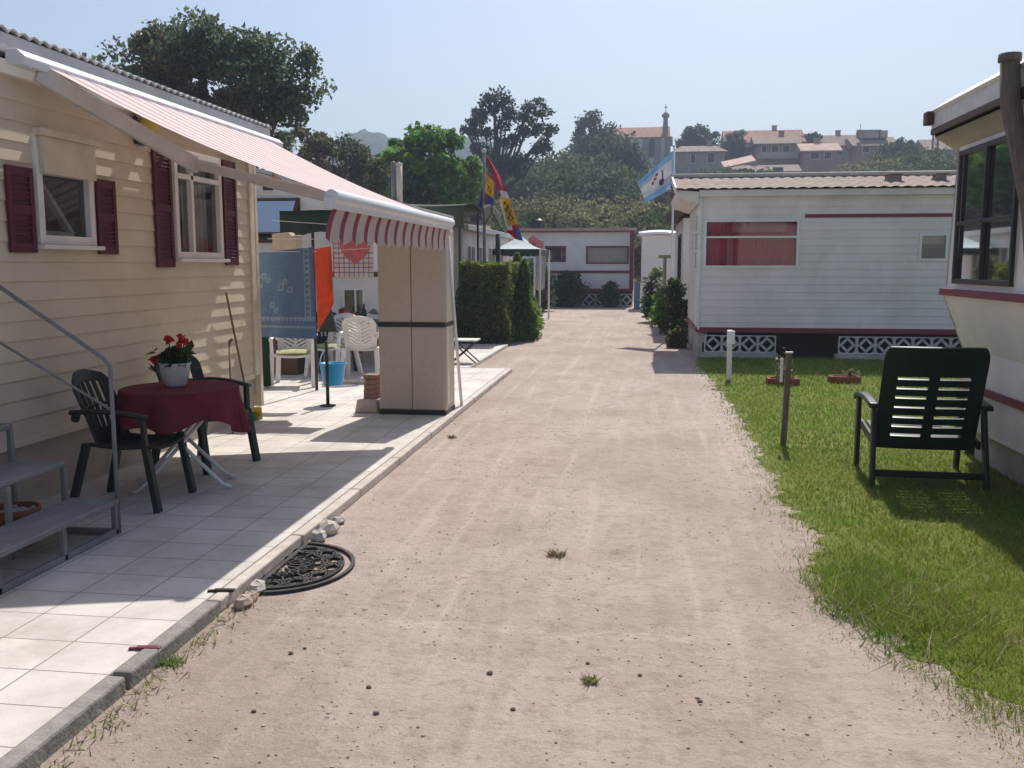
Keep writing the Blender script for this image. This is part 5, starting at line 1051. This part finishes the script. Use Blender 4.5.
# woodland masses (crowns run together)
def wood(name,label,spots,leaf,nl,mats,frac=.6):
    cs = []
    for (x,y,r,h) in spots:
        z = float(hz_(x,y)); cs.append(clumped([(x,y,z+h*.55,r,r,h*.5),(x+r*.4,y,z+h*.4,r*.7,r*.7,h*.4)],16,nl,r*.42,.45))
    c = np.concatenate(cs); ph = np.sin(c[:,0]*.6)+np.sin(c[:,2]*.9+c[:,1]*.3)+rng.normal(size=len(c))*.5
    return tag(leaf_mesh(name,c,leaf,mats,midx=(ph>np.quantile(ph,frac)).astype(np.int32),up=.5),label,kind='stuff')
def spots(n,pxr,Yr,rr,hh):
    out = []
    for i in range(n):
        Y = random.uniform(*Yr); x = P(random.uniform(*pxr),200,Y=Y).x; out.append((x,Y,random.uniform(*rr),random.uniform(*hh)))
    return out
wood('scrub','dry olive scrub at the foot of the hill behind the end home',spots(80,(505,700),(52,70),(1.1,2.0),(1.6,2.9)),.15,900,['leaf_olive','leaf_wood'],.62)
def pspots(n,pxs,pys,Yr,rr,drop=(0,18),hmax=9):
    out = []
    for i in range(n):
        px = random.uniform(pxs[0],pxs[-1]); Y = random.uniform(*Yr); py = float(np.interp(px,pxs,pys))+random.uniform(*drop); q = P(px,py,Y=Y); h = q.z-float(hz_(q.x,Y))
        if h > 1.2: out.append((q.x,Y,min(random.uniform(*rr),h*.8),min(h,hmax)))
    return out
wood('woodland','dark woodland covering the slope below the church',pspots(110,(425,480,560,600,640,664,690),(165,165,150,165,172,178,182),(80,116),(2.5,4.5),(0,40)),.28,1300,['leaf_hill','leaf_wood'],.65)
wood('hill_scrub','olive green thicket on the hill below the right hand houses',pspots(110,(770,800,830,860,900,940,1075),(182,172,166,158,151,150,148),(98,126),(2.0,3.6),(0,26)),.23,1200,['leaf_wood','leaf_olive'],.6)
wood('garden_scrub','mixed dark bushes between the hillside houses',pspots(50,(668,700,735,790,815),(172,170,166,174,170),(104,122),(1.2,2.2),(0,14)),.22,700,['leaf_hill','leaf_wood'],.7)
wood('far_left_wood','bushy wood behind the left mobile homes',spots(40,(250,440),(60,90),(2.5,4),(3.5,6)),.42,600,['leaf_rust','leaf_wood'],.5)
wood('rear_scrub','low wood in the distance beyond both edges of the view',spots(30,(-150,250),(60,90),(3,5),(4,7))+spots(20,(1075,1300),(80,120),(3,5),(4,7)),.6,350,['leaf_wood','leaf_rust'],.6)
# single trees
def T(px,py,Y): q = P(px,py,Y=Y); return q
def lob(base,items,Y): # items: (px,py,rpx,rpy) -> lobes relative to base
    s_ = Y/FPX; out = []
    for px,py,rx_,ry_ in items:
        q = P(px,py,Y=Y); out.append((q.x-base[0],random.uniform(-.5,.5)*rx_*s_,q.z-base[2],rx_*s_,max(rx_,ry_)*s_*.9,ry_*s_))
    return out
b = P(215,180,Y=28); b = (b.x,28,0)
tree('oak_tree','large dark oak with brownish leaf tips behind the cream mobile home',b,lob(b,[(195,90,70,52),(140,92,50,42),(258,92,48,46),(205,54,58,26),(165,62,45,26),(240,60,42,24),(120,82,35,16),(250,135,55,45),(290,75,30,40),(180,120,60,45),(150,66,40,26),(290,105,18,28),(90,78,22,12)],28),200,34000,.6,.10,['leaf_holm','leaf_holm_dry'],.28,(.8,),nbr=16,shell=.35)
b = (P(335,250,Y=42).x,42,0)
tree('birch_tree','thin rusty leaved tree between the big oak and the bright green tree',b,lob(b,[(335,160,38,36),(305,165,30,40),(365,175,28,34),(345,190,40,40),(320,140,18,16)],42),70,7500,.6,.13,['leaf_rust','leaf_wood'],.14,(.55,),shell=.3)
b = (P(437,260,Y=38).x,38,0)
tree('walnut_tree','bright green broad leaved tree above the canvas shelter',b,lob(b,[(432,165,36,34),(405,160,18,28),(462,172,22,30),(430,138,20,14),(445,190,36,28),(412,190,24,24)],38),110,12000,.42,.17,['leaf_bright','leaf_holm'],.16,(.8,),shell=.45,aspect=1.3)
b = (P(500,230,Y=72).x,72,float(hz_(P(500,230,Y=72).x,72)))
tree('eucalyptus_tree','tall airy dark eucalyptus with gaps between its branches',b,lob(b,[(495,102,17,9),(503,112,14,7),(478,117,15,8),(467,130,10,6),(484,133,12,5),(537,108,12,9),(526,118,9,6),(532,130,14,6),(550,131,9,5),(506,140,14,7),(488,152,14,7),(540,150,12,8),(500,124,8,6),(515,165,22,10),(475,150,9,6)],72),150,7500,.55,.17,['leaf_euc','leaf_hill'],.3,(.7,),shell=.35,nbr=30)
b = (P(612,230,Y=108).x,108,float(hz_(P(612,230,Y=108).x,108)))
tree('oak_tree','broad dark tree in front of the church on the slope',b,lob(b,[(608,162,30,28),(590,180,28,30),(630,178,22,22),(598,150,20,16),(645,194,18,18),(575,200,22,18)],108),130,15000,1.5,.28,['leaf_dark','leaf_hill'],.5,(.6,),shell=.4)
b = (P(595,170,Y=125).x,125,float(hz_(P(595,170,Y=125).x,125)))
tree('oak_tree','round dark treetop just left of the church roof',b,lob(b,[(594,130,15,14),(605,140,13,14),(586,142,11,13)],125),50,5500,1.1,.26,['leaf_dark','leaf_hill'],.35,(.6,))
def hilltree(px,py,Y,rx_,ry_,label,n=2600):
    x = P(px,py,Y=Y).x; z = float(hz_(x,Y)); b = (x,Y,z)
    return tree('round_tree',label,b,lob(b,[(px,py,rx_,ry_),(px-rx_*.4,py+ry_*.3,rx_*.6,ry_*.7),(px+rx_*.4,py+ry_*.35,rx_*.6,ry_*.7)],Y),50,int(n*1.8),rx_*Y/FPX*.35,.24,['leaf_dark','leaf_hill'],.3,(.6,),shell=.4)
hilltree(698,139,143,18,17,'bushy round tree against the sky above the stone cottage',3200)
hilltree(734,147,146,13,16,'narrower dark tree beside the long red roofed house')
hilltree(811,141,152,9,8,'small treetop at the right end of the long red roof',1200)
hilltree(900,150,128,16,11,'bushy treetop against the sky left of the thin poles',1800)

# ------------------------------------------------------------------ church and hillside houses
def hx(px,Y): return P(px,150,Y=Y).x
def hzz(py,Y,px=740): return P(px,py,Y=Y).z
def hwin(parent,x,y,z,w_,h):
    k = MB(); w_*=.75; h*=.85; k.box(x-w_/2-.08,x+w_/2+.08,y-.06,y+.02,z-.08,z+h+.08); o = k.build('window','house_white',parent); k = MB(); k.box(x-w_/2,x+w_/2,y-.075,y-.061,z,z+h); k.build('pane','dark_metal',o)
def house(name,label,px0,px1,py_eave,py_ridge,Y,depth,wm,rm,wins=(),hip=False,over=.4,zb=None):
    x0,x1 = hx(px0,Y),hx(px1,Y); ze = hzz(py_eave,Y,px0); zr = hzz(py_ridge,Y+depth*.5,px0); zb = float(hz_((x0+x1)/2,Y))-2.5
    t = thing(name,label,'house',((x0+x1)/2,Y+depth/2,zb+2.5))
    k = MB(); k.box(x0,x1,Y,Y+depth,zb,ze); 
    if not hip: k.prism([(x0,Y,ze),(x0,Y+depth,ze),(x0,Y+depth/2,zr-.1)],(x1-x0,0,0))
    k.build('wall',wm,t)
    k = MB(); o_ = over; th = .18; hp = (x1-x0)*.22 if hip else 0
    A_,B_ = (x0-o_,Y-o_,ze-.1),(x1+o_,Y-o_,ze-.1); C1,D1 = (x1+o_-hp,Y+depth/2,zr),(x0-o_+hp,Y+depth/2,zr); E1,F1 = (x1+o_,Y+depth+o_,ze-.1),(x0-o_,Y+depth+o_,ze-.1)
    k.add([A_,B_,C1,D1,E1,F1],[(0,1,2,3),(3,2,4,5),(0,3,5),(1,4,2)])
    k.build('roof',rm,t,solid=th)
    if name != 'church':
        k = MB(); cx_ = x0+(x1-x0)*random.uniform(.25,.75); k.box(cx_-.35,cx_+.35,Y+depth*.55,Y+depth*.55+.6,zr-.6,zr+.75); k.box(cx_-.42,cx_+.42,Y+depth*.55-.06,Y+depth*.55+.66,zr+.75,zr+.87); k.build('chimney',wm,t)
    for (px,py,w_,h) in wins: q = P(px,py,Y=Y-.05); hwin(t,q.x,Y,q.z-h/2,w_,h)
    return t,x0,x1,ze,zr
CHY = 150.
ch,x0,x1,ze,zr = house('church','small white church with red roof and a tall stone column at its gable',605,668,138,128.5,CHY,8,'house_white','roof_tile',(),False,.3)
ch['category'] = 'church'
for px in (602,645.5,657.5,667.5):
    q = hx(px,CHY); k = MB(); k.box(q-.45,q+.45,CHY-.35,CHY-.001,float(hz_(q,CHY))-1,ze-.3); k.build('buttress','church_stone',ch)
q = P(652,149,Y=CHY-.05); k = MB(); pts = [(q.x+.65*math.cos(a),CHY-.06,q.z+1.0+.65*math.sin(a)) for a in np.linspace(0,PI,9)]+[(q.x-.65,CHY-.06,q.z-1.3),(q.x+.65,CHY-.06,q.z-1.3)]; k.prism(pts,(0,.05,0)); o = k.build('arched_window','church_stone',ch); k = MB(); pts = [(q.x+.45*math.cos(a),CHY-.09,q.z+1.0+.45*math.sin(a)) for a in np.linspace(0,PI,9)]+[(q.x-.45,CHY-.09,q.z-1.1),(q.x+.45,CHY-.09,q.z-1.1)]; k.prism(pts,(0,.029,0)); k.build('pane','dark_metal',o)
q = hx(665,CHY+1); zc = hzz(135,CHY,665); zt = hzz(111,CHY,665); k = MB()
k.lathe([(1.2,-1.5),(1.2,-.2),(.8,0),(.6,.4),(.48,.6),(.42,(zt-zc)*.35),(.58,(zt-zc)*.37),(.4,(zt-zc)*.42),(.34,(zt-zc)*.75),(.58,(zt-zc)*.80),(.62,(zt-zc)*.88),(.4,(zt-zc)*.95),(.2,(zt-zc)*1.0),(.001,(zt-zc)*1.02)],(q,CHY+1.2,zc),14); k.build('stone_column','church_stone',ch,smooth=True)
k = MB(); k.box(q-.05,q+.05,CHY+1.15,CHY+1.25,zt,zt+1.2); k.box(q-.3,q+.3,CHY+1.15,CHY+1.25,zt+.7,zt+.8); k.build('cross','dark_metal',ch)
house('cottage','old stone cottage with a low hipped roof above the right home',674,725,152,147,132,7,'house_stone','roof_tile_old',((693,158,.8,1.3),(711,157,1.2,1.5)),True)
t,x0,x1,ze,zr = house('village_house','long house with a wide red tiled roof on the hilltop',727,803,143,131.5,150,9,'house_wall','roof_tile',((748,149,1,1.4),))
t,x0,x1,ze,zr = house('village_house','brick fronted house with brown roof and glazed gallery',757,797,144,137,140,6,'house_brick','roof_tile_old',((764,149,.9,1.2),(775,149,1.2,1.2),(786,149,1.2,1.2)),False,.5)
k = MB(); za = hzz(160,140); k.box(x0,x1,138.6,139.9,za,za+.9); k.build('balcony','house_wall',t)
house('village_house','pale terrace house with a bright sunlit roof in the middle',804,838,151,144,136,6,'house_brick','roof_bright',((815,155,1.5,1.0),(828,155,1.2,1.0)),False,.5)
house('village_house','low stone barn with a lean pink roof below the long house',735,800,172,166,124,6,'house_stone','roof_tile_old',((778,171,1.6,1.2),),False,.3)
house('village_house','grey walled house whose roof climbs towards the flat topped house',820,862,146,136,150,8,'house_stone','roof_tile_old',((840,151,1,1.2),),False,.3)
t,x0,x1,ze,zr = house('village_house','large brown house with a flat topped attic at the right end',856,895,146,138,146,8,'house_brick','roof_tile_old',((866,149,1.2,1.0),(881,149,1.2,1.0)),False,.6)
k = MB(); a = hx(862,148); b = hx(878,148); k.box(a,b,148,151,hzz(140,148),hzz(133.5,148)); k.box(a-.3,b+.3,147.8,151.2,hzz(133.5,148),hzz(132.3,148)); k.box(hx(880,148),hx(887,148),148,150,hzz(140,148),hzz(133,148)); k.build('attic','house_wall',t)
k = MB(); a = hx(858.5,147); k.box(a-.3,a+.3,147,147.6,hzz(140,147),hzz(132,147)); k.tube([(a+.2,147.3,hzz(132,147)),(a+.2,147.3,hzz(126,147))],.05,5); k.build('chimney','house_brick',t)
house('village_house','dim house roof at the far right behind the thicket',928,965,150,140,138,8,'house_stone','roof_tile_old',((940,156,1.2,1.2),),False,.3)
k = MB(); a,b = hx(672,125),hx(690,125)
for i in range(7): k.box(a,b,125+i*.35,125+i*.35+.34,hzz(183,125)-3,hzz(183,125)+i*.36)
tag(k.build('stone_stairs','house_stone',at=((a+b)/2,126,hzz(183,125)-1)),'grey stone steps on the slope behind the pale blue flag','stairs')
k = MB(); a,b = P(724,169,Y=120),P(756,162,Y=120); k.prism([a,b,b+Vector((0,5,1.2)),a+Vector((0,5,1.2))],(0,0,.2)); k.box(a.x+.3,b.x-.3,120.3,124.8,float(hz_(a.x,122))-1,a.z-.05); tag(k.build('lean_to_shed',['roof_bright'],at=(a.x,122,float(hz_(a.x,122)))),'sloping pale roofed lean-to below the narrow dark tree','shed')
for px,tp_,lab in ((932.5,128,'taller thin utility pole on the skyline at right'),(937.5,131,'shorter thin utility pole on the skyline at right')):
    x = hx(px,132); k = MB(); k.tube([(x,132,float(hz_(x,132))-.5),(x,132,hzz(tp_,132,935))],.14,6); tag(k.build('utility_pole','wood_grey',at=(x,132,float(hz_(x,132)))),lab,'utility pole')

# ------------------------------------------------------------------ haze
HAZE = .0015
k = MB(); k.box(-580,580,-75,585,-1.6,78); m = bpy.data.materials.new('haze'); m.use_nodes = True; nt = m.node_tree
nt.nodes.remove(nt.nodes['Principled BSDF']); pv = nt.nodes.new('ShaderNodeVolumePrincipled'); pv.inputs['Density'].default_value = HAZE; pv.inputs['Color'].default_value = (.70,.82,1,1); pv.inputs['Anisotropy'].default_value = 0
nt.links.new(pv.outputs['Volume'], nt.nodes['Material Output'].inputs['Volume']); M['haze'] = m
tag(k.build('haze','haze'),kind='stuff')
